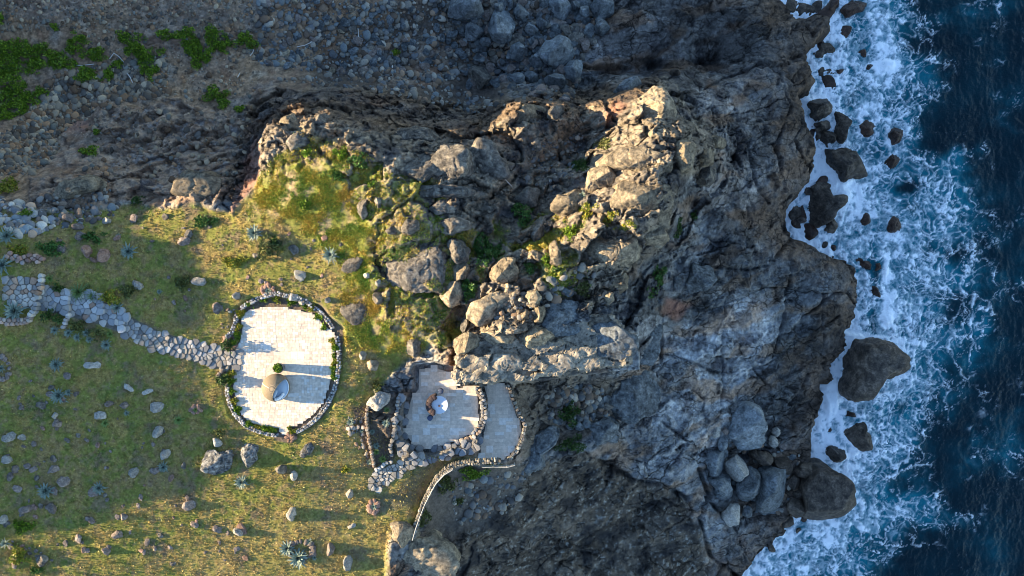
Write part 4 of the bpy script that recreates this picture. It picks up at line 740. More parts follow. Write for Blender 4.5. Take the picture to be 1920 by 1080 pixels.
# small loose stones of the lawn: individuals sharing one look
PROTO = {}
def proto(mt, i, kz=2.6, flat=.65, sub=3):
    key = (mt, i, flat)
    if key not in PROTO:
        p, f = rock_shape(sub, 900 + i * 7 + len(mt), rx=1, ry=.75, h=flat, kz=kz, rough=.09, nf=11)
        me = bpy.data.meshes.new('stone'); me.from_pydata([tuple(q) for q in p], [], [tuple(q) for q in f]); me.update(); me.materials.append(M[mt]); PROTO[key] = me
    return PROTO[key]
def stone(name, x, y, z, s, mt, label, cat, group, rr, flat=.65):
    o = bpy.data.objects.new(name, proto(mt, rr.randrange(5), flat=flat)); COL.objects.link(o)
    o.location = (x, y, z + s * .12); o.rotation_euler = (rr.uniform(-.35, .35), rr.uniform(-.35, .35), rr.uniform(0, 6.28)); q = s * rr.uniform(.85, 1.15); o.scale = (q, q * rr.uniform(.75, 1.1), q * rr.uniform(.7, 1.05))
    return tag(o, label, cat, group)
rr = random.Random(11)
keep_out = [PATIO, PATHLO, PATHUP, PATHTOP, PATIO2, PATIO3]
def free(px, py, pad=0):
    return not any(inpoly(px, py, q) for q in keep_out) and not (425 < px < 645 and 548 < py < 828)
cl = [(60,860,70,60),(120,800,90,50),(40,950,60,40),(250,1020,120,40),(60,1040,70,30),(250,930,110,40),(330,430,110,45),(180,430,90,35),(560,460,70,50),(500,520,40,25),(300,860,90,50),(380,1000,100,50),(100,740,90,30),(340,560,60,40)]
n = 0
while n < 170:
    cx, cy, sx_, sy_ = cl[rr.randrange(len(cl))]; px = rr.gauss(cx, sx_ * .6); py = rr.gauss(cy, sy_ * .6)
    if px < 2 or py > 1076 or py < 400 or not free(px, py) or px > 690: continue
    x, y, z = P(px, py, 5); s = min(.36, .1 + rr.expovariate(1 / .085)); n += 1
    stone('small_stone', x, y, z, s, rr.choice(['brown', 'brown', 'grey', 'red', 'brown', 'grey', 'brown']), 'small loose stone lying half sunk in the garden grass', 'stone', 'small stones scattered through the grass', rr)
# rubble of the cove: biggest ones single, the rest as one mass
ZONES = [ # polygon, count, smin, smax, dark
 ([(480,0),(840,0),(860,150),(700,150),(480,120)], 1500, .09, .42), ([(840,30),(1120,60),(1070,190),(960,185),(880,160),(840,120)], 620, .16, .55), ([(820,0),(1110,0),(1100,90),(840,60)], 260, .2, .6),
 ([(0,0),(480,0),(480,110),(300,60),(100,60),(0,60)], 1100, .05, .2), ([(100,140),(310,100),(320,180),(190,200),(130,240),(0,330),(0,270),(60,200)], 1300, .1, .34), ([(0,250),(120,210),(110,290),(60,330),(0,330)], 350, .1, .32),
 ([(140,60),(480,60),(500,190),(320,190),(200,160)], 600, .05, .2), ([(150,200),(480,200),(450,340),(150,340)], 500, .05, .28), ([(500,150),(760,130),(960,200),(900,215),(700,170)], 300, .1, .35),
 ([(0,370),(50,380),(110,420),(60,445),(0,430)], 170, .14, .36), ([(50,380),(130,350),(210,340),(230,400),(120,430)], 200, .1, .3),
 ([(1020,740),(1060,720),(1130,730),(1150,790),(1080,800),(1030,790)], 260, .12, .45), ([(820,900),(1000,880),(960,960),(860,985)], 160, .08, .35), ([(1000,270),(1100,250),(1070,340),(980,370)], 260, .06, .25), ([(870,600),(1000,540),(1110,480),(1120,520),(1000,600)], 150, .1, .4), ([(1380,800),(1500,850),(1510,960),(1400,960),(1340,850)], 130, .12, .45),
 ([(640,780),(690,780),(690,860),(650,820)], 50, .08, .22), ([(410,560),(450,580),(435,700),(415,705)], 30, .08, .2)]
tints = [(.11,.115,.12), (.16,.155,.145), (.22,.20,.165), (.12,.088,.065), (.24,.165,.11), (.14,.16,.165), (.29,.265,.22), (.08,.075,.07)]
SM = []
for zi, (poly, cnt, a, b) in enumerate(ZONES):
    x0 = min(p[0] for p in poly); x1 = max(p[0] for p in poly); y0 = min(p[1] for p in poly); y1 = max(p[1] for p in poly); k_ = 0
    while k_ < cnt:
        px, py = rr.uniform(x0, x1), rr.uniform(y0, y1)
        if not inpoly(px, py, poly): continue
        k_ += 1; s = a + (b - a) * rr.random() ** 3.4
        SM.append((s, px, py, zi))
SM.sort(reverse=True)
PX = np.array([q[1] for q in SM]); PY = np.array([q[2] for q in SM]); xx, yy, zz = PV(PX, PY)
for i in range(300):
    s, px, py, zi = SM[i]; mt = rr.choice(['blue', 'grey', 'blue', 'brown'] if px > 640 else ['blue', 'grey', 'brown', 'tan'])
    if zi in (9, 10): mt = 'pale'
    stone('rubble_stone', xx[i], yy[i], zz[i], s, mt, 'larger loose stone among the rubble on the shaded slopes and gullies', 'stone', 'rubble stones of the cove and gullies', rr, .7)
v2, f2 = ICO[2]; bank = [rock_shape(2, 40 + i, rx=1, ry=.62 + .03 * i, h=.65, kz=3.2, rough=.03, nf=7)[0] for i in range(12)]
nS = len(SM) - 300; VV = np.zeros((nS, len(v2), 3), np.float32); CC = np.zeros((nS, len(v2), 3), np.float32)
for i in range(nS):
    s = SM[i + 300][0]; zi = SM[i + 300][3]; b_ = bank[i % 12]; an = rr.uniform(0, 6.28); ca, sa = math.cos(an), math.sin(an); s2 = s * rr.uniform(.8, 1.2)
    VV[i, :, 0] = (b_[:, 0] * ca - b_[:, 1] * sa) * s2 + xx[i + 300]; VV[i, :, 1] = (b_[:, 0] * sa + b_[:, 1] * ca) * s2 + yy[i + 300]; VV[i, :, 2] = b_[:, 2] * s + zz[i + 300] + s * .15
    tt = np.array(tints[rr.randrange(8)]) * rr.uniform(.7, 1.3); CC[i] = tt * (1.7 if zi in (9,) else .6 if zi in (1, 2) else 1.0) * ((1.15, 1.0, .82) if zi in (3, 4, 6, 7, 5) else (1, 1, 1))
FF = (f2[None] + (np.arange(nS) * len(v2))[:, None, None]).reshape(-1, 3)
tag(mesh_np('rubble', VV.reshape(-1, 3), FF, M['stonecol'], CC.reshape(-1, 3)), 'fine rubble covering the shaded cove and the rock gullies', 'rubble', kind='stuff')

# low rocks along the waterline
rs = random.Random(5); shore = [p for p in COAST if 0 < p[1] < 1080 and p[0] > 1400]; n = 0
while n < 60:
    i = rs.randrange(len(shore) - 1); t_ = rs.random(); a, b = shore[i], shore[i + 1]; px = a[0] + (b[0] - a[0]) * t_ + rs.uniform(-12, 16); py = a[1] + (b[1] - a[1]) * t_ + rs.uniform(-6, 6)
    x, y = W(px, py, SEA); s_ = .25 + rs.expovariate(1 / .28); n += 1
    if s_ > 1.1: s_ = .9
    stone('shore_rock', x, y, max(SEA - .05, float(hz(x, y)) - .1), s_, rs.choice(['wet', 'wet', 'weed']), 'low wet rock at the very foot of the cliff, washed by foam', 'rock', 'low rocks along the waterline', rs, .6)
# ------------------------------------------------------------------ plants
def leaf_cloud(centres, sizes, cols, up=.6, r=None, asp=.45):
    """one folded quad per leaf"""
    n = len(centres); r = r or rng; d = r.normal(size=(n, 3)); d[:, 2] = np.abs(d[:, 2]) * up; d /= np.linalg.norm(d, axis=1)[:, None]
    q = r.normal(size=(n, 3)); q -= np.sum(q * d, 1)[:, None] * d; q /= np.linalg.norm(q, axis=1)[:, None]
    s = sizes[:, None]; v = np.stack([centres, centres + d * s * .5 + q * s * asp * .5, centres + d * s, centres + d * s * .5 - q * s * asp * .5], 1)
    f = np.arange(n * 4).reshape(n, 4); return v.reshape(-1, 3), f, np.repeat(cols, 4, 0)
PAL = dict(bright=[(.12,.20,.012), (.18,.27,.016), (.06,.12,.010)], dark=[(.03,.075,.015), (.05,.10,.015), (.025,.05,.012)], yellow=[(.20,.22,.02), (.30,.24,.03), (.12,.17,.02)], olive=[(.10,.115,.03), (.14,.15,.045), (.07,.09,.025)], mid=[(.05,.13,.025), (.04,.10,.02), (.08,.16,.03)])
def shrub(px, py, rx, ry, pal, label, group=None, h=.55, dens=1.0, name='shrub', cat='shrub', z=None, leaf=.13):
    x, y, zg = P(px, py, 6); k_ = (H - zg) / H / S; ax, ay = rx * k_, ry * k_; r = np.random.default_rng(int(px * 31 + py))
    n = int(min(3200, 360 * dens * (ax * ay * 4 + .15))); th = r.random(n) * 6.283; rad = np.sqrt(r.random(n)); lob = 1 + .28 * np.sin(th * 3 + px) + .16 * np.sin(th * 5 + py)
    cx = np.cos(th) * rad * ax * lob; cy = np.sin(th) * rad * ay * lob
    hole = fbm((x + cx) * 1.6, (y + cy) * 1.6, 3, 7) + .35 * (1 - rad); keep = hole > -.07; cx, cy, rad = cx[keep], cy[keep], rad[keep]; n = len(cx)
    hh = h * np.sqrt(np.clip(1.08 - rad ** 2, 0, 1)) * (.75 + .5 * fbm((x + cx) * 2, (y + cy) * 2, 2, 9)); gz = hz(x + cx, y + cy) - zg
    cz = gz + np.maximum(hh, .05) * (1 - .55 * r.random(n) ** 2); cols = np.array(PAL[pal])[r.integers(0, 3, n)] * (.75 + .5 * r.random(n))[:, None]
    v, f, c = leaf_cloud(np.stack([cx, cy, cz], 1), leaf * (.6 + .8 * r.random(n)), cols, .9, r, .7)
    root = empty(name, (x, y, zg)); tag(root, label, cat, group)
    fo_ = mesh_np('foliage', v, f, M['leaf'], c, parent=root)
    sv, sf = [], []
    for i in range(6):
        a = i * 1.05 + px; L_ = .75; b0 = len(sv); ex, ey = math.cos(a) * ax * L_, math.sin(a) * ay * L_
        for (qx, qy, qz, w_) in [(0, 0, -.08, .03), (ex * .6, ey * .6, h * .35, .018), (ex, ey, h * .55, .006)]:
            sv += [(qx - w_ * math.sin(a), qy + w_ * math.cos(a), qz), (qx + w_ * math.sin(a), qy - w_ * math.cos(a), qz), (qx, qy, qz + w_ * 1.4)]
        for g_ in (0, 3):
            for q in range(3): sf.append((b0 + g_ + q, b0 + g_ + (q + 1) % 3, b0 + g_ + 3 + (q + 1) % 3, b0 + g_ + 3 + q))
    mesh_py('stem', sv, sf, M['bark'], root); return root
M['bark'] = plain('bark', (.11, .075, .05), .9)
SB = 'sprawling bright green shrubs in the cove'
for a in [(18,92,26,18),(52,100,28,20),(16,128,34,26),(22,168,36,28),(14,208,28,22),(45,190,24,26),(70,122,22,14),(99,106,18,13),(122,118,22,16),(147,74,18,10),(140,92,16,10),(180,104,22,12),(166,142,22,14),(205,140,10,12),(246,72,26,10),(254,92,18,13),(276,106,28,18),(282,134,18,16),(306,66,15,9),(350,68,24,14),(358,88,14,14),(378,106,22,22),(404,74,22,24),(420,88,14,12),(462,78,20,15),(404,176,22,14),(422,196,13,11),(452,206,10,7),(106,52,7,7),(184,248,7,6),(168,282,17,10),(78,176,16,12),(4,38,5,9),(743,100,6,5),(80,90,14,8),(225,122,10,8)]:
    shrub(*a, 'bright', 'low sprawling bright green shrub on the stony slope of the shaded cove', SB, h=.5, dens=1.5)
for a, pal, lb, h in [
 ((15,350,20,17),'yellow','sunlit yellow-green bush at the left edge above the white rubble',.8), ((505,465,20,20),'olive','round olive bush between the two agaves above the terrace',1.0), ((517,455,9,12),'dark','dark low bush leaning on the round olive one',.6),
 ((572,384,10,8),'bright','small bright green cushion in the sunny grass, above the terrace',.4), ((577,288,9,9),'bright','bright round cushion plant near the far left tip of the ridge',.4), ((640,286,13,12),'bright','upper of two bushy green cushions in the ridge hollow',.5),
 ((670,300,17,15),'mid','larger of two bushy green cushions in the ridge hollow',.6), ((632,332,13,9),'mid','flat green cushion under the two in the ridge hollow',.35), ((697,344,8,6),'bright','tiny bright cushion among small rocks of the ridge',.3),
 ((980,400,20,22),'mid','leafy green patch at the top of the green gully',.4), ((912,470,24,30),'mid','leafy green patch halfway down the green gully',.4), ((880,545,14,22),'mid','leafy green patch at the lower end of the green gully',.4), ((1086,312,17,18),'dark','dark green bush on the shaded ledge of the upper ridge',.4),
 ((1130,270,12,12),'olive','mossy olive bush under the pyramid-like peak',.35), ((1068,437,11,14),'bright','bright green bush at the lower left of the huge sunlit boulder',.5), ((1100,395,14,13),'yellow','yellow-green bush left of the huge sunlit boulder',.4), ((1137,408,14,8),'yellow','yellow cushion on the small outcrop below the huge boulder',.3),
 ((1172,424,14,8),'yellow','yellow cushion tucked under the huge boulder',.3), ((1023,487,8,12),'bright','small bright bush left of the slim upright rock',.4), ((994,504,10,11),'mid','round green bush below the pointed grey outcrop',.4), ((1272,430,8,18),'dark','dark green strip of bush down the shaded cleft right of the huge boulder',.4),
 ((1300,405,6,8),'mid','tiny green cushion on the shaded rock right of the huge boulder',.25), ((1238,520,13,24),'mid','green bush hanging above the black overhang',.5), ((1220,548,9,12),'mid','green cushion left of the bush above the overhang',.3), ((1092,540,16,14),'olive','olive bush at the brink of the shaded slab',.4),
 ((1067,774,21,22),'dark','upper of two dark green bushes in the rubble gully',1.0), ((1072,832,25,15),'dark','lower of two dark green bushes in the rubble gully',1.0), ((887,886,24,13),'bright','bright green bush just outside the curved wall',.7), ((838,905,16,22),'olive','olive bush left of the bright one outside the curved wall',.5), ((795,965,10,28),'olive','thin olive bush running along the outside of the curved wall',.4), ((925,873,16,6),'olive','small olive bush right of the bright one outside the curved wall',.3),
 ((860,940,9,7),'olive','weedy bush in the bare soil outside the curved wall',.25),
 ((212,557,18,15),'yellow','yellow-green bush beside the top of the steps',.7), ((98,592,17,11),'dark','round dark green bush below the top of the steps',.6), ((150,611,13,11),'olive','reddish olive bush in the bed below the steps',.5), ((188,628,14,11),'olive','brown-green bush at the corner of the bed below the steps',.5), ((110,540,11,9),'dark','dark bush above the steps, left of the spiky plants',.5),
 ((345,530,13,14),'olive','brownish bush beside the leaf-shaped pale stone',.4), ((245,545,14,10),'olive','thin olive bush under the pale blue-grey block',.4), ((440,490,22,10),'yellow','orange-tinged bush in the middle of the upper lawn',.35), ((415,812,9,8),'olive','round olive cushion with a long shadow above the cream stone',.6),
 ((40,1040,17,16),'yellow','sunlit yellow-green bush in the lower left corner',.7), ((385,415,20,11),'mid','green cushion mat at the upper edge of the lawn',.3), ((175,445,20,11),'mid','green cushion mat above the ring of stones',.3), ((100,465,22,14),'mid','wide green cushion mat left of the ring of stones',.3), ((55,400,14,9),'bright','green cushion beside the white rubble',.3), ((257,375,11,8),'dark','dark bush in the gap between two sunlit outcrops',.5),
 ((30,468,26,10),'yellow','yellowish mat plant by the left edge above the steps',.25), ((710,722,9,12),'olive','olive bush in the shade of the rock bank',.4), ((650,880,8,7),'yellow','small yellowish bush near the foot of the walled bed',.35), ((431,648,10,13),'dark','tall dark bush at the upper left rim of the round terrace',1.25), ((421,712,11,9),'dark','tall dark bush at the lower left rim of the round terrace',1.2), ((70,1068,12,6),'mid','flat green cushion at the very bottom left',.3), ((45,985,20,12),'bright','bright grassy mat beside the long brown slab',.15)]:
    shrub(*a, pal, lb, h=h, dens=1.5)
# hedge plants in the bed round the terrace
rg_ = [(452,588),(470,571),(500,563),(520,560),(548,566),(572,573),(588,578),(600,592),(612,612),(447,612),(446,628),(440,640),(434,700),(434,715),(437,735),(440,750),(446,768),(468,796),(484,803),(498,805),(510,806),(628,640),(630,652),(631,665),(631,678),(629,692),(627,706),(548,806)]
for i, (a, b) in enumerate(rg_):
    shrub(a, b, 8.5, 7.5, 'yellow' if i % 3 == 0 else 'bright', 'small yellow-green plant in the stone-edged bed round the terrace', 'hedge plants round the round terrace', h=.34, dens=3, leaf=.1)
# agaves
def agave_mesh(n, seed, wid=.10, drop=.35, cols=((.13,.175,.14), (.24,.30,.25))):
    r = random.Random(seed); v, f, c = [], [], []
    for i in range(n):
        a = i * 2.39996; t_ = i / n; el_ = R_(12 + 62 * t_ + r.uniform(-6, 6)); L_ = (1 - .35 * t_) * r.uniform(.85, 1.08); b0 = len(v); k0 = r.uniform(.75, 1.15)
        for s in range(6):
            u_ = s / 5; rad = L_ * u_ * math.cos(el_) ; z = L_ * u_ * math.sin(el_) - drop * L_ * u_ * u_ * (1 - t_); w_ = wid * (.75 + .9 * u_ - 1.65 * u_ * u_) * (1 if s < 5 else 0) + (.002 if s == 5 else 0)
            ca, sa = math.cos(a), math.sin(a)
            for q, dz in ((-1, .35), (0, 0), (1, .35)):
                v.append((rad * ca - q * w_ * sa, rad * sa + q * w_ * ca, z + .08 + abs(q) * w_ * dz)); c.append([x_ * k0 * (1 if q == 0 else 1.15) for x_ in (cols[0] if q == 0 else cols[1])])
        for s in range(5):
            for q in range(2):
                j = b0 + s * 3 + q; f.append((j, j + 1, j + 4, j + 3))
    me = bpy.data.meshes.new('agave'); me.from_pydata(v, [], f); me.update()
    at = me.color_attributes.new('Col', 'FLOAT_COLOR', 'POINT'); c4 = np.ones((len(v), 4), np.float32); c4[:, :3] = c; at.data.foreach_set('color', c4.ravel()); me.materials.append(M['leaf']); return me
AG = [agave_mesh(38, 1), agave_mesh(32, 2, .085), agave_mesh(44, 3, .07)]; AL = [agave_mesh(40, 5, .07, .3, ((.12,.20,.05), (.20,.28,.08))), agave_mesh(55, 6, .035, .45, ((.07,.13,.04), (.13,.19,.06)))]
GA = 'blue-grey agaves of the garden'
for px, py, rad, kd, lb in [
 (478,437,17,0,'blue agave in the sunny lawn above the round terrace, left of a brighter one'),(620,478,18,1,'bright sunlit agave nearest the ridge outcrops'),(243,472,17,0,'blue agave right of the ring of stones in the upper lawn'),(15,443,19,2,'big grey agave at the left edge under the white rubble'),
 (8,497,21,1,'big spiky agave at the left edge beside the red stones'),(30,583,22,0,'large agave at the left foot of the top landing'),(150,548,21,4,'narrow-leaved spiky plant beside the steps, left of two'),(178,556,19,4,'narrow-leaved spiky plant beside the steps, right of two'),
 (95,523,10,3,'light yellow-green rosette above the top landing'),(125,545,9,4,'small pale rosette at the upper edge of the steps'),(222,577,15,0,'agave at the lower end of the steps under the yellow-green bush'),(104,619,10,1,'small agave in the bed under the dark round bush'),(130,624,10,1,'small agave in the lower row of the bed, second from its left'),
 (146,632,9,1,'small agave in the lower row of the bed, third from its left'),(201,646,12,0,'agave at the pointed tip of the bed below the steps'),(208,626,8,3,'light green rosette inside the bed below the steps'),(114,602,8,3,'pale little rosette near the low wall of the bed'),(163,624,9,1,'small agave by the middle wall of the bed'),(170,636,8,1,'small agave at the lower rim of the bed'),
 (107,683,14,0,'blue agave alone in the shaded lawn left of the cream flat stone'),(113,741,17,0,'blue agave leaning over a white stone in the shaded lawn'),(130,735,8,1,'small agave touching the one over the white stone'),(87,920,17,0,'big blue agave at the lower left beside the rust and cream stone'),(188,914,14,0,'blue agave in open grass right of the rust and cream stone'),
 (308,875,12,0,'agave just below the pale oval stone'),(454,903,14,0,'agave on the lawn below the two pitted boulders'),(12,1017,11,1,'small agave near the lower left corner bush'),(336,787,11,3,'pale green rosette with a stone at its foot, left of the round terrace'),(198,793,9,3,'small green rosette under the cream oval cobble'),(239,774,7,1,'tiny dark agave under the square brown block'),
 (560,1045,21,0,'larger agave of the clump at the bottom of the lawn'),(540,1026,17,0,'second agave of the clump at the bottom of the lawn'),(581,1014,8,1,'small agave inside the stone ring of the bottom clump'),(590,1045,6,1,'tiny agave at the right of the bottom clump'),(701,949,9,1,'agave in a ring of red stones on bare soil'),
 (658,790,9,1,'agave left of the walled bed'),(679,806,6,1,'small agave against the outer side of the bed wall'),(724,793,9,0,'agave high in the walled bed'),(698,809,7,1,'small agave by the left wall of the walled bed'),(706,835,8,1,'silvery agave low in the walled bed'),(706,847,7,3,'bright green rosette low in the walled bed'),(718,861,9,3,'yellow-green rosette at the bottom of the walled bed'),(726,768,8,4,'green spiky rosette at the top of the walled bed'),(693,866,7,1,'agave outside the lower corner of the walled bed'),
 (5,690,9,1,'agave inside the stone ring at the left edge'),(223,417 if 0 else 443,6,1,'tiny agave in the upper lawn above the bigger one'),(300,547,6,1,'tiny agave in grass right of the steps'),(434,641,9,3,'rosette in the planter above the path end'),(424,705,9,3,'rosette in the planter below the path end'),(504,545,9,1,'agave in the terracotta-coloured stone ring above the terrace'),(368,768,7,3,'rosette in a small ring of red stones'),(1092,367,9,1,'grey tussock on the ridge left of the huge boulder')]:
    x, y, z = P(px, py); s = rad / S * (H - z) / H * 1.25
    o = bpy.data.objects.new('agave', AG[kd] if kd < 3 else AL[kd - 3]); COL.objects.link(o); o.location = (x, y, z); o.scale = (s, s, s * 1.0); o.rotation_euler = (0, 0, rr.uniform(0, 6.28)); tag(o, lb, 'agave', GA)
# stone rings round plants
def ring_stones(px, py, rx, ry, n, mt, label, s=.2):
    x, y, z = P(px, py); k_ = (H - z) / H / S; vs, fs, b0 = [], [], 0
    for i in range(n):
        a = 6.283 * i / n + rr.uniform(-.1, .1); b_ = bank[i % 12]; s_ = s * rr.uniform(.75, 1.25); ax, ay = x + math.cos(a) * rx * k_, y + math.sin(a) * ry * k_; an = rr.uniform(0, 6)
        q = np.stack([(b_[:, 0] * math.cos(an) - b_[:, 1] * math.sin(an)) * s_ + ax, (b_[:, 0] * math.sin(an) + b_[:, 1] * math.cos(an)) * s_ + ay, b_[:, 2] * s_ + float(hz(ax, ay)) + .06], 1); vs.append(q); fs.append(f2 + b0); b0 += len(q)
    return tag(mesh_np('stone_ring', np.concatenate(vs), np.concatenate(fs), M[mt]), label, 'stone edging')
ring_stones(504,545,11,9,9,'red','ring of terracotta-coloured stones round the agave above the terrace')
ring_stones(434,641,10,11,10,'red','ring of red stones round the plant above the path end')
ring_stones(424,705,12,10,10,'brown','ring of brown stones round the plant below the path end')
ring_stones(701,949,9,9,9,'red','ring of red stones on bare soil round a single agave')
ring_stones(368,768,8,6,6,'red','small ring of red stones left of the terrace')
ring_stones(5,690,14,22,14,'brown','ring of brown stones cut by the left edge of the photo')
ring_stones(565,1030,24,16,16,'brown','ring of rough stones round the agave clump at the bottom of the lawn',.22)
ring_stones(545,820,6,6,6,'red','few reddish stones at the lower exit of the round terrace')

# ground cover and grass: too many leaves to count
def scatter(weight, n, seed):
    r = np.random.default_rng(seed); i0 = np.searchsorted(TX, -41); sub = weight[:, :]
    dens = np.clip(sub, 0, None) * (np.gradient(TX)[None, :] < .1) * (np.gradient(TY)[:, None] < .1)
    cdf = np.cumsum(dens.ravel()); q = np.searchsorted(cdf, r.random(n) * cdf[-1]); j, i = np.unravel_index(q, dens.shape)
    return X[j, i] + r.uniform(-.05, .05, n), Y[j, i] + r.uniform(-.05, .05, n), j, i, r
clear = np.ones(X.shape)
for pl in (PATIO, PATIO2, PATIO3, PATHLO, PATHUP, PATHTOP): clear *= sdist(pl, U, V) < -3
clear *= 1 - .93 * ss(-20, -14, sdist(PATIO, U, V))
gw = gm * (1 - veg * .7) * clear * (.35 + ss(-.3, .3, n1)) * (U > -60)
gxx, gyy, j, i, r = scatter(gw, 150000, 3); gz = hz(gxx, gyy); n = len(gxx)
cl_ = GC[j, i] * np.where(r.random(n)[:, None] < .3, 1.55, 1.0) * (.7 + .6 * r.random(n))[:, None]
v, f, c = leaf_cloud(np.stack([gxx, gyy, gz - .01], 1), .05 + .12 * r.random(n) ** 2, cl_, 1.3, r, .5)
tag(mesh_np('grass', v, f, M['leaf'], c), 'short tufted grass of the garden lawn', 'grass', kind='stuff')
cwt = gm * veg * clear * ss(-.3, .3, n1 + .5 * fbm(X * 1.3, Y * 1.3, 3, 201))
gxx, gyy, j, i, r = scatter(cwt, 95000, 5); gz = hz(gxx, gyy); n = len(gxx); tone = fbm(gxx * .5, gyy * .5, 3, 203) + .25 * r.normal(size=n)
pal = np.array([(.30,.20,.035), (.26,.24,.03), (.16,.20,.025), (.08,.15,.02)]); ci = np.clip(((tone + .45) / .9 * 4).astype(int), 0, 3)
v, f, c = leaf_cloud(np.stack([gxx, gyy, gz + .05 * r.random(n)], 1), .05 + .08 * r.random(n), pal[ci] * 1.3 * (.7 + .6 * r.random(n))[:, None], .9, r, .6)
tag(mesh_np('ground_cover', v, f, M['leaf'], c), 'yellow, orange and green mat plants growing between the ridge rocks', 'ground cover', kind='stuff')

# ------------------------------------------------------------------ laid stone: cells cut between seeds
def clip_poly(poly, nx_, ny_, d):
    out = []
    for i in range(len(poly)):
        a, b = poly[i - 1], poly[i]; da = a[0] * nx_ + a[1] * ny_ - d; db = b[0] * nx_ + b[1] * ny_ - d
        if (da <= 0) != (db <= 0): t_ = da / (da - db); out.append((a[0] + (b[0] - a[0]) * t_, a[1] + (b[1] - a[1]) * t_))
        if db <= 0: out.append(b)
    return out
def cells(seeds, gap, rmax=.34):
    out = []
    for i, (x, y) in enumerate(seeds):
        near = sorted(range(len(seeds)), key=lambda j: (seeds[j][0] - x) ** 2 + (seeds[j][1] - y) ** 2)[1:13]
        R0 = min(rmax, 0.5 * 1.35 * math.hypot(seeds[near[3]][0] - x, seeds[near[3]][1] - y)) if len(near) > 3 else rmax
        poly = [(x + R0 * q_ * math.cos(a * .785 + .3), y + R0 * q_ * math.sin(a * .785 + .3)) for a in range(8) for q_ in (rr.uniform(.8, 1.12),)]
        for j in near:
            ex, ey = seeds[j][0] - x, seeds[j][1] - y; L_ = math.hypot(ex, ey)
            if L_ < 1e-6: continue
            ex /= L_; ey /= L_; poly = clip_poly(poly, ex, ey, x * ex + y * ey + L_ / 2 - gap / 2)
            if len(poly) < 3: break
        if len(poly) >= 3: out.append(((x, y), poly))
    return out
def stones_mesh(name, cs, zf, th, palette, label, cat, bev=.15, kind=None, parent=None, top_j=.03):
    base = parent.location.copy() if parent else None
    v, f, c = [], [], []
    for (x, y), poly in cs:
        z = zf(x, y) + rr.uniform(-top_j, top_j); col = np.array(palette[rr.randrange(len(palette))]) * rr.uniform(.65, 1.3); n = len(poly); b0 = len(v); tx, ty = rr.uniform(-.06, .06), rr.uniform(-.06, .06)
        for kk, (zz_, sc_) in enumerate(((z - th, 1.0), (z - th * .12 - .01, 1.0), (z, 1 - bev))):
            for p in poly: qx, qy = x + (p[0] - x) * sc_, y + (p[1] - y) * sc_; v.append((qx, qy, zz_ + (tx * (qx - x) + ty * (qy - y) if kk else 0))); c.append(col)
        v.append((x + rr.uniform(-.02, .02), y, z + rr.uniform(0, .03))); c.append(col * 1.05); e = len(v) - 1
        for i in range(n):
            j = (i + 1) % n
            f.append((b0 + i, b0 + j, b0 + n + j, b0 + n + i)); f.append((b0 + n + i, b0 + n + j, b0 + 2 * n + j, b0 + 2 * n + i)); f.append((b0 + 2 * n + i, b0 + 2 * n + j, e))
    o = mesh_py(name, v, f, M['stonecol'], parent, vcol=c)
    if parent: o.location = -base
    return tag(o, label, cat, kind=kind)
def poly_seeds(poly, z, sp, jit=.28):
    pw = [W(a, b, z) for a, b in poly]; x0 = min(p[0] for p in pw); x1 = max(p[0] for p in pw); y0 = min(p[1] for p in pw); y1 = max(p[1] for p in pw); out = []; r_ = 0; y = y0
    while y < y1:
        x = x0 + (sp / 2 if r_ % 2 else 0)
        while x < x1:
            q = (x + rr.uniform(-jit, jit) * sp, y + rr.uniform(-jit, jit) * sp)
            if inpoly(*q, pw): out.append(q)
            x += sp
        y += sp * .87; r_ += 1
    return out
GREYP = [(.23,.235,.235), (.28,.275,.265), (.17,.172,.175), (.36,.34,.31), (.27,.24,.2)]
PALEP = [(.36,.34,.30), (.28,.28,.27), (.42,.39,.34), (.22,.21,.2), (.34,.23,.16)]
zt_ = lambda x, y: float(hz(x, y)) + .09
stones_mesh('flagstone_path', cells(poly_seeds(PATHLO, .6, .36, .42), .015), zt_, .2, GREYP, 'winding path of rough grey stones leading down to the round terrace', 'path', .09)
root = empty('stone_steps', P(150, 580)); tag(root, 'broad flagstone steps coming down between planted beds at the left', 'steps')
for i, pl in enumerate(([(78,535),(128,545),(122,588),(72,576)], [(130,546),(190,553),(183,603),(124,590)], [(192,554),(238,590),(228,622),(185,604)])):
    cx = sum(p[0] for p in pl) / 4; cy = sum(p[1] for p in pl) / 4; zc = P(cx, cy)[2] + .12
    stones_mesh('landing', cells(poly_seeds(pl, zc, .40, .42), .012), lambda x, y, zc=zc: zc, .35, [(.26,.27,.28), (.31,.315,.315), (.21,.22,.23), (.34,.32,.29), (.28,.19,.14)], None, None, .05, parent=root)
stones_mesh('stone_landing', cells(poly_seeds(PATHTOP, 2.2, .36, .42), .025), zt_, .3, PALEP, 'top landing of pale and rusty stones at the head of the steps', 'steps', .1)
PATH3 = [(795,850),(760,866),(702,882),(698,900),(697,920),(712,917),(745,893),(790,868)]
stones_mesh('flagstone_path', cells(poly_seeds(PATH3, -1, .30, .42), .02), lambda x, y: float(hz(x, y)) + .1, .25, [(.28,.265,.235), (.34,.32,.28), (.21,.205,.19)], 'short stepped path of pale cobbles between the lawn and the sunken terrace', 'path', .1)
STEPS = [(752,742),(768,748),(760,775),(756,815),(768,838),(800,848),(850,834),(900,826),(905,846),(870,852),(840,858),(800,868),(770,866),(748,845),(742,800)]
stones_mesh('stone_steps', cells(poly_seeds(STEPS, -1.2, .45, .4), .02, .36), lambda x, y: max(float(hz(x, y)) + .08, -1.35), .5, [(.15,.16,.175), (.19,.195,.205), (.23,.22,.205), (.16,.165,.17)], 'big grey slabs stepping round the lower left of the sunken terrace', 'steps', .1, top_j=.1)
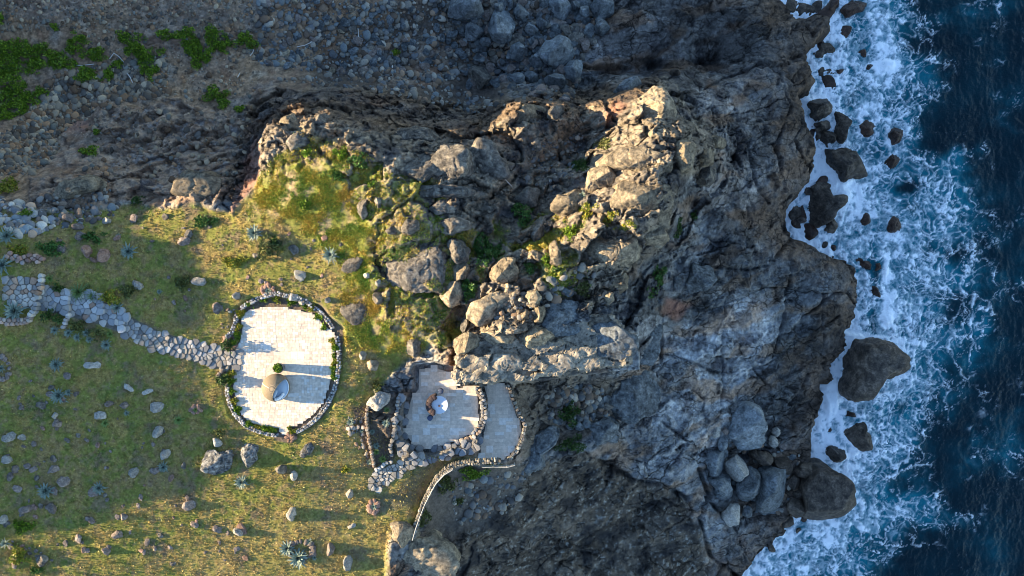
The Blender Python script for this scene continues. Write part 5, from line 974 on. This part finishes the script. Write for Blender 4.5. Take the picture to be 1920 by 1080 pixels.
# travertine terraces
def terrace(name, poly, z, label, big, frame):
    pw = [W(a, b, z) for a, b in poly]; x0 = min(p[0] for p in pw); x1 = max(p[0] for p in pw); y0 = min(p[1] for p in pw); y1 = max(p[1] for p in pw); v, f, c = [], [], []
    def tile(ax, ay, bx, by):
        if not inpoly((ax + bx) / 2, (ay + by) / 2, pw): return
        q = rr.random(); col = np.array((.58,.50,.41)) * rr.uniform(.90, 1.07)
        if q < .09: col = np.array((.50,.43,.36)) * rr.uniform(.9, 1.05)
        elif q < .3: col = np.array((.60,.57,.52)) * rr.uniform(.95, 1.05)
        zz_ = z + rr.uniform(-.004, .004); g_ = .003; b0 = len(v); e_ = .004
        for (p, q_) in ((ax + g_, ay + g_), (bx - g_, ay + g_), (bx - g_, by - g_), (ax + g_, by - g_)): v.append((p, q_, zz_ - .06)); c.append(col)
        for (p, q_) in ((ax + g_, ay + g_), (bx - g_, ay + g_), (bx - g_, by - g_), (ax + g_, by - g_)): v.append((p, q_, zz_ - e_)); c.append(col * .9)
        g2 = g_ + e_
        for (p, q_) in ((ax + g2, ay + g2), (bx - g2, ay + g2), (bx - g2, by - g2), (ax + g2, by - g2)): v.append((p, q_, zz_)); c.append(col)
        for o_ in (0, 4):
            for i in range(4): j = (i + 1) % 4; f.append((b0 + o_ + i, b0 + o_ + j, b0 + o_ + 4 + j, b0 + o_ + 4 + i))
        f.append((b0 + 8, b0 + 9, b0 + 10, b0 + 11))
    y = y0; row = 0
    cxm, cym = (x0 + x1) / 2, (y0 + y1) / 2
    while y < y1:
        bh = big; x = x0 - rr.random() * .3
        while x < x1:
            bw = big * rr.choice((.8, 1, 1, 1.3)); r0 = math.hypot((x + bw / 2 - cxm) / (x1 - x0), (y + bh / 2 - cym) / (y1 - y0))
            if frame and r0 > .22 + .12 * noise(np.array([x * .7]), np.array([y * .7]))[0]:
                nq = max(2, round(bw / .2))
                for a in range(nq):
                    for b_ in range(3): tile(x + bw * a / nq, y + bh * b_ / 3, x + bw * (a + 1) / nq, y + bh * (b_ + 1) / 3)
            else:
                nb = 2 if rr.random() < .45 else 1
                for b_ in range(nb): tile(x, y + bh * b_ / nb, x + bw, y + bh * (b_ + 1) / nb)
            x += bw
        y += bh; row += 1
    root = empty(name, (cxm, cym, z)); tag(root, label, 'terrace'); mesh_py('paving', v, f, M['tile'], root, vcol=c).location = (-cxm, -cym, -z)
    # mortar bed under the tiles
    bm = bmesh.new(); vs = [bm.verts.new((p[0], p[1], z - .012)) for p in pw]; fc = bm.faces.new(vs); rr_ = bmesh.ops.extrude_face_region(bm, geom=[fc]); bmesh.ops.translate(bm, verts=[q for q in rr_['geom'] if isinstance(q, bmesh.types.BMVert)], vec=(0, 0, -.4)); bmesh.ops.recalc_face_normals(bm, faces=bm.faces)
    me = bpy.data.meshes.new('mortar_bed'); bm.to_mesh(me); bm.free(); me.materials.append(M['mortar']); o = bpy.data.objects.new('mortar_bed', me); COL.objects.link(o); o.parent = root; o.location = (-cxm, -cym, -z); return root
M['mortar'] = plain('mortar', (.42, .37, .31), .95)
terrace('round_terrace', PATIO, .04, 'egg-shaped terrace of cream travertine in the lawn, bright in the sun', .6, True)
terrace('sunken_terrace', PATIO2, -1.55, 'square travertine terrace with the dining set, in the lee of the rocks', .52, False)
terrace('lower_terrace', PATIO3, -2.10, 'narrow travertine terrace beyond the low stone wall, nearest the sea', .52, False)
# dry-stone walls and edgings along polylines
def wall(name, pts, width, hgt, sp, palette, label, cat='wall', base=None, loose=False, gap=.02):
    """pts in image pixels; stones laid in rows across the width, one or more courses high"""
    q3 = [P(*p) if base is None else (*W(*p, base), base) for p in pts]; path = []
    for i in range(len(q3) - 1):
        a, b = q3[i], q3[i + 1]; L_ = math.hypot(b[0] - a[0], b[1] - a[1]); n_ = max(1, round(L_ / sp))
        for s in range(n_): t_ = s / n_; path.append((a[0] + (b[0] - a[0]) * t_, a[1] + (b[1] - a[1]) * t_, a[2] + (b[2] - a[2]) * t_, (b[0] - a[0]) / L_, (b[1] - a[1]) / L_))
    rows = max(1, round(width / sp)); seeds = []; zs = []
    for n_, (x, y, z, dx, dy) in enumerate(path):
        for r_ in range(rows):
            off = (r_ - (rows - 1) / 2) * width / rows + rr.uniform(-.18, .18) * sp; al = rr.uniform(-.3, .3) * sp + (.5 * sp if r_ % 2 else 0)
            seeds.append((x - dy * off + dx * al, y + dx * off + dy * al)); zs.append(z)
    sa = np.array(seeds)
    def top(x, y): i_ = int(np.argmin((sa[:, 0] - x) ** 2 + (sa[:, 1] - y) ** 2)); return zs[i_] + hgt + rr.uniform(-.3, .15) * min(hgt, .4)
    return stones_mesh(name, cells(seeds, gap * .7, sp * .62), top, hgt + .25, palette, label, cat, .16)
EDG = [(.33,.335,.35), (.25,.255,.27), (.44,.43,.40), (.15,.15,.155), (.27,.24,.20)]
DW = [(.20,.19,.18), (.27,.24,.21), (.13,.125,.12), (.30,.21,.15)]
wall('stone_edging', [(453,578),(464,570),(480,562),(500,554),(520,550),(545,556),(572,563),(590,575),(604,588),(616,600),(626,616)], .34, .26, .16, EDG, 'edging of blue-white stones curving over the top of the round terrace', 'stone edging')
wall('stone_edging', [(632,630),(636,650),(637,675),(634,705),(628,730),(616,755),(600,778),(580,797),(556,810)], .3, .26, .16, EDG, 'edging of blue-white stones down the sunny right side of the round terrace', 'stone edging')
wall('stone_edging', [(520,816),(500,812),(478,805),(460,796),(444,780),(434,760),(428,738),(427,718)], .3, .26, .16, EDG, 'edging of blue-white stones round the lower left of the round terrace', 'stone edging')
wall('stone_edging', [(426,632),(436,625),(442,608),(446,590)], .3, .26, .16, EDG, 'short edging of white stones at the upper left of the round terrace', 'stone edging')
prock('edging_block', [(538,552),(545,549),(558,553),(556,565),(543,563)], .5, 'pale', 'pale block with a black hollow set in the top edging', 'stone', k=4, sub=4)
prock('edging_block', [(558,560),(566,556),(574,562),(570,572),(560,570)], .5, 'pale', 'pale block set in the top edging, right of the hollow one', 'stone', k=4, sub=4)
DW = [(.24,.24,.24), (.32,.30,.27), (.19,.18,.17), (.36,.27,.20)]
wall('stone_wall', [(896,727),(904,745),(908,765),(907,785),(900,802),(886,816)], .42, .6, .27, DW, 'low dark stone wall dividing the sunken terrace from the lower one', base=-1.7)
wall('stone_wall', [(884,820),(868,825),(850,830)], .3, .35, .33, [(.36,.27,.20), (.42,.36,.30), (.3,.28,.26)], 'short low wall of brown blocks at the bottom of the sunken terrace', base=-1.6)
wall('stone_wall', [(953,722),(962,748),(974,775),(984,798),(980,822),(968,845),(950,864)], .4, .5, .27, [(.26,.23,.19), (.33,.30,.24), (.15,.14,.13)], 'rough pale stone parapet along the seaward edge of the lower terrace', base=-2.3)
wall('stone_wall', [(776,1002),(784,972),(798,935),(818,898),(835,880),(850,871),(880,866),(915,864),(940,864)], .3, .45, .19, [(.27,.24,.19), (.21,.19,.155), (.15,.14,.12), (.33,.29,.23)], 'narrow pale stone wall sweeping in a curve down to the lawn corner', base=-1.2)
wall('stone_wall', [(690,762),(689,790),(692,820),(698,850),(704,878)], .28, .5, .2, [(.32,.23,.16), (.26,.21,.16), (.36,.30,.23)], 'straight reddish stone wall on the left of the walled bed')
wall('stone_wall', [(748,745),(745,775),(740,805),(733,840),(738,858)], .34, .5, .24, [(.22,.2,.175), (.16,.16,.16), (.28,.255,.215)], 'rough grey wall on the right of the walled bed')
wall('stone_wall', [(708,880),(722,870),(738,862)], .16, .3, .25, [(.45,.42,.37)], 'thin low kerb closing the bottom of the walled bed')
wall('stone_wall', [(654,803),(672,800),(688,800)], .2, .3, .25, [(.5,.4,.3), (.4,.34,.28)], 'very short wall left of the walled bed')
wall('stone_wall', [(82,517),(80,540),(72,578),(60,598)], .35, .5, .33, PALEP, 'low white and rust wall crossing the top of the steps')
wall('stone_wall', [(131,590),(126,606),(121,618)], .25, .4, .25, [(.36,.34,.32), (.46,.43,.4)], 'tiny wall across the bed below the steps')
wall('stone_edging', [(20,478),(45,488),(65,480),(82,492)], .5, .3, .28, [(.30,.19,.15), (.4,.28,.22), (.26,.22,.2)], 'heap of red stones beside the big spiky agave', 'stone edging', loose=True)
wall('stone_edging', [(0,600),(25,605),(50,602),(66,594)], .5, .3, .28, [(.34,.25,.2), (.42,.36,.3), (.28,.24,.22)], 'band of brown stones under the large agave of the top landing', 'stone edging', loose=True)

# ------------------------------------------------------------------ furniture
def lathe(name, prof, n, mat, parent, smooth=True, cap=False):
    v, f = [], []
    for (r_, z_) in prof:
        for i in range(n): a = 6.28318 * i / n; v.append((r_ * math.cos(a), r_ * math.sin(a), z_))
    for k_ in range(len(prof) - 1):
        for i in range(n): j = (i + 1) % n; f.append((k_ * n + i, k_ * n + j, (k_ + 1) * n + j, (k_ + 1) * n + i))
    if cap: f.append(tuple(range((len(prof) - 1) * n, len(prof) * n)))
    return mesh_py(name, v, f, mat, parent, smooth)
# wicker material: woven relief in the object's own coordinates
def wicker(name, c1, c2):
    m, t, b = nodes(name); L = t.links; g = N(t, 'ShaderNodeTexCoord')
    w1_ = N(t, 'ShaderNodeTexWave', i_Scale=9.0, i_Distortion=1.0); w1_.bands_direction = 'Z'; w2_ = N(t, 'ShaderNodeTexWave', i_Scale=7.0, i_Distortion=.6); w2_.bands_direction = 'X'
    L.new(g.outputs['Object'], w1_.inputs['Vector']); L.new(g.outputs['Object'], w2_.inputs['Vector']); a = N(t, 'ShaderNodeMath', operation='MULTIPLY'); L.new(w1_.outputs['Fac'], a.inputs[0]); L.new(w2_.outputs['Fac'], a.inputs[1])
    cr = N(t, 'ShaderNodeValToRGB'); cr.color_ramp.elements[0].color = (*c1, 1); cr.color_ramp.elements[1].color = (*c2, 1); cr.color_ramp.elements[1].position = .6; L.new(a.outputs[0], cr.inputs[0]); L.new(cr.outputs[0], b.inputs['Base Color'])
    bp = N(t, 'ShaderNodeBump', i_Strength=.8, i_Distance=.02); L.new(a.outputs[0], bp.inputs['Height']); L.new(bp.outputs[0], b.inputs['Normal']); b.inputs['Roughness'].default_value = .7; return m
M['wicker'] = wicker('wicker', (.12,.09,.055), (.34,.265,.17)); M['cushion'] = plain('cushion_fabric', (.42,.50,.58), .9, .06); M['white'] = plain('white_fabric', (.78,.78,.76), .9, .05)
M['piping'] = plain('piping', (.62,.66,.7), .8); M['pot'] = plain('dark_pot', (.035,.035,.04), .5); M['rim'] = plain('pot_rim', (.20,.20,.20), .6); M['soilm'] = plain('potting_soil', (.06,.045,.03), .95)
bx, by, bz = W(519, 726, .35)[0], W(519, 726, .35)[1], .045
bed = empty('daybed', (bx, by, bz)); tag(bed, 'domed wicker daybed with pale blue mattress on the round terrace', 'daybed')
RB = 1.0
lathe('base', [(.0, .02), (.72, .0), (.86, .12), (.95, .28), (RB - .02, .42), (RB - .05, .46), (.0, .46)], 64, M['wicker'], bed)
lathe('mattress', [(0, .45), (.90, .45), (.93, .50), (.93, .58), (.89, .62), (0, .63)], 64, M['cushion'], bed)
pp = lathe('piping', [(.885, .615), (.90, .635), (.93, .63), (.94, .60), (.93, .58)], 64, M['piping'], bed)
# hood: an ellipsoid shell cut by a leaning plane, with thickness
v, f = [], []; ids = {}; nth, nph = 96, 44; nrm = Vector((.86, -.42, .22)).normalized()
def hoodp(i, j, r_):
    a = 6.28318 * i / nth; ph = -0.12 + (math.pi / 2 + .12) * j / nph; return Vector((r_ * math.cos(a) * math.cos(ph), r_ * math.sin(a) * math.cos(ph), .50 + 1.02 * (r_ / RB) * math.sin(ph)))
def cut(i, j): q = hoodp(i, j, RB); return (q - Vector((0, 0, .5))).dot(nrm) < .40
def vid(i, j, s):
    i %= nth
    if (i, j, s) not in ids:
        q = hoodp(i, j, RB if s == 0 else RB - .05)
        e = (q - Vector((0, 0, .5))).dot(nrm) - .40
        if e > 0: q = q - nrm * e
        ids[(i, j, s)] = len(v); v.append(tuple(q))
    return ids[(i, j, s)]
for i in range(nth):
    for j in range(nph):
        if any(cut(a % nth, b_) for a, b_ in ((i, j), (i + 1, j), (i, j + 1), (i + 1, j + 1))):
            for s in (0, 1):
                q = [vid(i, j, s), vid(i + 1, j, s), vid(i + 1, j + 1, s), vid(i, j + 1, s)]; f.append(tuple(q if s == 0 else q[::-1]))
hood = mesh_py('hood', v, f, M['wicker'], bed, True)
# rim tube following the cut
rim = []
e1 = nrm.cross(Vector((0, 0, 1))).normalized(); e2 = nrm.cross(e1).normalized(); c0 = nrm * .40; rr0 = math.sqrt(RB * RB - .16) - .02
def tube(name, pts, r_, mat, parent, n=8, closed=False):
    v, f = [], []; m_ = len(pts)
    for i, p in enumerate(pts):
        p = Vector(p); a = Vector(pts[(i - 1) % m_] if (closed or i) else pts[0]); b_ = Vector(pts[(i + 1) % m_] if (closed or i < m_ - 1) else pts[-1]); d = (b_ - a).normalized(); u_ = d.cross(Vector((0, 0, 1)));
        if u_.length < 1e-3: u_ = Vector((1, 0, 0))
        u_.normalize(); w_ = d.cross(u_)
        for k_ in range(n): t_ = 6.28318 * k_ / n; v.append(tuple(p + u_ * r_ * math.cos(t_) + w_ * r_ * math.sin(t_)))
    for i in range(m_ if closed else m_ - 1):
        for k_ in range(n): f.append((i * n + k_, i * n + (k_ + 1) % n, ((i + 1) % m_) * n + (k_ + 1) % n, ((i + 1) % m_) * n + k_))
    return mesh_py(name, v, f, mat, parent, True)
pts = []
for i in range(60):
    t_ = math.pi * (-.12 + 1.24 * i / 59); q = c0 + (e1 * math.cos(t_) - e2 * math.sin(t_)) * rr0
    q.z = q.z * 1.02 + .5
    if q.z > .42: pts.append(tuple(q))
tube('hood_rim', pts, .035, M['wicker'], bed)
tube('hood_seam', [hoodp(int(nth * .44), j, RB + .008) for j in range(4, 40)], .014, M['piping'], bed)
def pillow(name, x, y, z, w_, l_, h_, rz, mat, parent, rx=0):
    p, f = rock_shape(3, 5, rx=w_, ry=l_, h=h_, kz=2.2, rough=0, nf=1); v_, f = ICO[3]
    s = 1 / (np.abs(v_[:, 0]) ** 4 + np.abs(v_[:, 1]) ** 4 + 1e-6) ** .25; s = np.minimum(s, 1.35) ; q = np.stack([v_[:, 0] * w_ * s, v_[:, 1] * l_ * s, v_[:, 2] * h_], 1)
    o = mesh_np(name, q, f, mat, smooth=True, parent=parent); o.location = (x, y, z); o.rotation_euler = (rx, 0, rz); return o
for k_ in range(5): pillow('throw_pillow', .02 + .13 * k_, -.80 + .035 * k_ * k_ * .6, .70, .10, .10, .12, .3, M['white'], bed)
pillow('back_cushion', -.05, -.42, .74, .16, .30, .13, -.4, M['cushion'], bed)
# pot with plant
bx, by = W(526, 689, .3); pot = empty('plant_pot', (bx, by, .045)); tag(pot, 'round dark pot above the daybed on the round terrace', 'plant pot')
lathe('body', [(0, 0), (.24, 0), (.30, .25), (.355, .72), (.355, .80), (.32, .80), (.315, .72), (0, .72)], 40, M['pot'], pot); lathe('rim', [(.352, .80), (.365, .815), (.355, .83), (.32, .83), (.312, .80)], 40, M['rim'], pot); lathe('soil', [(0, .73), (.31, .735)], 30, M['soilm'], pot)
pl = empty('potted_plant', (bx, by, .045 + .72)); tag(pl, 'leafy green plant growing in the round dark pot', 'plant'); r = np.random.default_rng(4); n = 260; th = r.random(n) * 6.28; rd = np.sqrt(r.random(n)) * .31
cn = np.stack([np.cos(th) * rd - .04, np.sin(th) * rd + .03, .08 + .3 * r.random(n) * (1 - rd / .5)], 1); v, f, c = leaf_cloud(cn, .09 + .1 * r.random(n), np.array(PAL['bright'])[r.integers(0, 3, n)], .8, r, .6); mesh_np('foliage', v, f, M['leaf'], c, parent=pl)
tube('stem', [(0, 0, 0), (.02, .01, .12), (0, .02, .26)], .014, M['bark'], pl)
# dining set
M['stool'] = plain('blue_fabric', (.045,.065,.12), .85); M['tabletop'] = plain('white_tabletop', (.50,.56,.64), .35, .03); M['metal'] = plain('dark_metal', (.05,.05,.055), .45, metal=.6); M['bench'] = plain('dark_brown_weave', (.055,.035,.03), .8); M['browncushion'] = plain('brown_cushion', (.035,.022,.024), .9); M['copper'] = plain('copper', (.20,.11,.08), .5)
z2 = -1.54; bx, by = W(823, 759, z2 + .75); tb = empty('dining_table', (bx, by, z2)); tag(tb, 'round pale blue-white table with a small dark bowl in its middle', 'table')
lathe('tabletop', [(0, .71), (.64, .71), (.665, .73), (.665, .75), (.65, .765), (0, .765)], 64, M['tabletop'], tb, smooth=False)
lathe('pedestal', [(0, 0), (.32, 0), (.32, .03), (.08, .06), (.06, .68), (.2, .71)], 32, M['metal'], tb)
bw = empty('bowl', (bx + .03, by - .07, z2 + .77)); tag(bw, 'small dark bowl in the middle of the round table', 'bowl'); lathe('bowl_body', [(0, 0), (.05, 0), (.085, .05), (.08, .055), (.045, .012), (0, .012)], 24, M['copper'], bw)
for px, py, lb in ((826, 734, 'round blue stool above the round table'), (806, 784, 'round blue stool below the round table')):
    sx_, sy_ = W(px, py, z2 + .45); st = empty('stool', (sx_, sy_, z2)); tag(st, lb, 'stool', 'round stools at the table')
    lathe('seat', [(0, .36), (.19, .36), (.205, .40), (.20, .45), (.17, .47), (0, .475)], 32, M['stool'], st); lathe('frame', [(0, 0), (.17, 0), (.19, .02), (.13, .2), (.185, .36), (0, .36)], 32, M['metal'], st)
bn = empty('curved_bench', (bx - .14, by - .0, z2)); tag(bn, 'curved dark brown bench with cushions round the left of the table', 'bench')
def arc(name, r0, r1, z0, z1, a0, a1, mat, n=40):
    v, f = [], []
    for i in range(n + 1):
        a = R_(a0 + (a1 - a0) * i / n); cs, sn = math.cos(a), math.sin(a); v += [(r0 * cs, r0 * sn, z0), (r1 * cs, r1 * sn, z0), (r1 * cs, r1 * sn, z1), (r0 * cs, r0 * sn, z1)]
    for i in range(n):
        for q in range(4): f.append((i * 4 + q, (i + 1) * 4 + q, (i + 1) * 4 + (q + 1) % 4, i * 4 + (q + 1) % 4))
    f += [(0, 1, 2, 3), (n * 4 + 3, n * 4 + 2, n * 4 + 1, n * 4)]; return mesh_py(name, v, f, mat, bn)
arc('seat', .42, .80, .30, .42, 95, 258, M['browncushion']); arc('backrest', .74, .82, .425, .95, 98, 256, M['bench']); arc('frame', .46, .76, .02, .297, 98, 255, M['bench'])
for a, w_, mt in ((108,.15,'browncushion'), (128,.15,'browncushion'), (150,.14,'bench'), (176,.13,'browncushion'), (203,.14,'browncushion'), (224,.15,'bench'), (244,.15,'browncushion')):
    pillow('cushion', .57 * math.cos(R_(a)), .57 * math.sin(R_(a)), .90, .19, w_, .10, R_(a + 20), M[mt], bn)
# railings: posts and wires
M['rail'] = plain('white_rail', (.42,.41,.39), .5)
def railing(pts, base, h, mt, label, lean=0):
    q3 = [Vector((*W(a, b, base), base)) for a, b in pts]; root = empty('railing', q3[0]); tag(root, label, 'railing'); q3 = [q - q3[0] for q in q3]
    for k_, hh in enumerate((h, h * .66, h * .33)): tube('wire', [(x, y, z + hh) for x, y, z in q3], .022 if k_ == 0 else .010, M[mt], root, 6)
    for (x, y, z) in q3: tube('post', [(x, y, z - .1), (x, y, z + h)], .025, M[mt], root, 6)
railing([(776,1006),(782,985),(790,962),(799,940),(809,920),(819,902),(835,885),(850,876)], -1.0, 1.0, 'rail', 'thin white railing rising from the curved wall beside the lawn')
railing([(905,872),(925,871),(950,872),(965,868)], -1.9, .9, 'rail', 'short pale railing at the corner below the lower terrace')
railing([(951,722),(957,742),(965,762),(975,785),(978,812),(968,835),(952,860)], -2.1, 1.0, 'metal', 'thin dark railing along the seaward edge of the lower terrace')
# bleached branches
M['dead'] = plain('bleached_wood', (.55,.52,.48), .9)
for pts, lb in [([(140,123),(155,124),(178,121)], 'bleached branch lying flat, leftmost one in the green shrubs'), ([(208,112),(216,101),(226,108),(237,121)], 'bent bleached branch among the green shrubs'), ([(240,138),(246,146),(251,157)], 'short bleached branch below the bent one'),
 ([(255,600),(0,0)], ''), ([(558,89),(572,86),(585,80),(588,76)], 'curved bleached branch on the open rubble above the ridge'), ([(672,54),(673,66),(672,76)], 'small straight bleached branch among stones at the top'), ([(736,128),(738,119),(746,113),(745,107)], 'crooked bleached branch with a green tuft at its tip'),
 ([(470,106),(475,100),(477,94)], 'little bleached branch under the rightmost green shrub'), ([(447,146),(451,138)], 'tiny bleached stick on the brown slope'), ([(902,262),(925,300),(945,335),(960,350)], 'long thin weathered pole leaning across the ridge rocks')]:
    if not lb: continue
    q = []
    for a, b_ in pts: x, y, z = P(a, b_, 6); q.append((x, y, z + .14))
    o = tube('dead_branch', q, .035, M['dead'], None, 6); tag(o, lb, 'branch')
print('objects', len(bpy.data.objects))
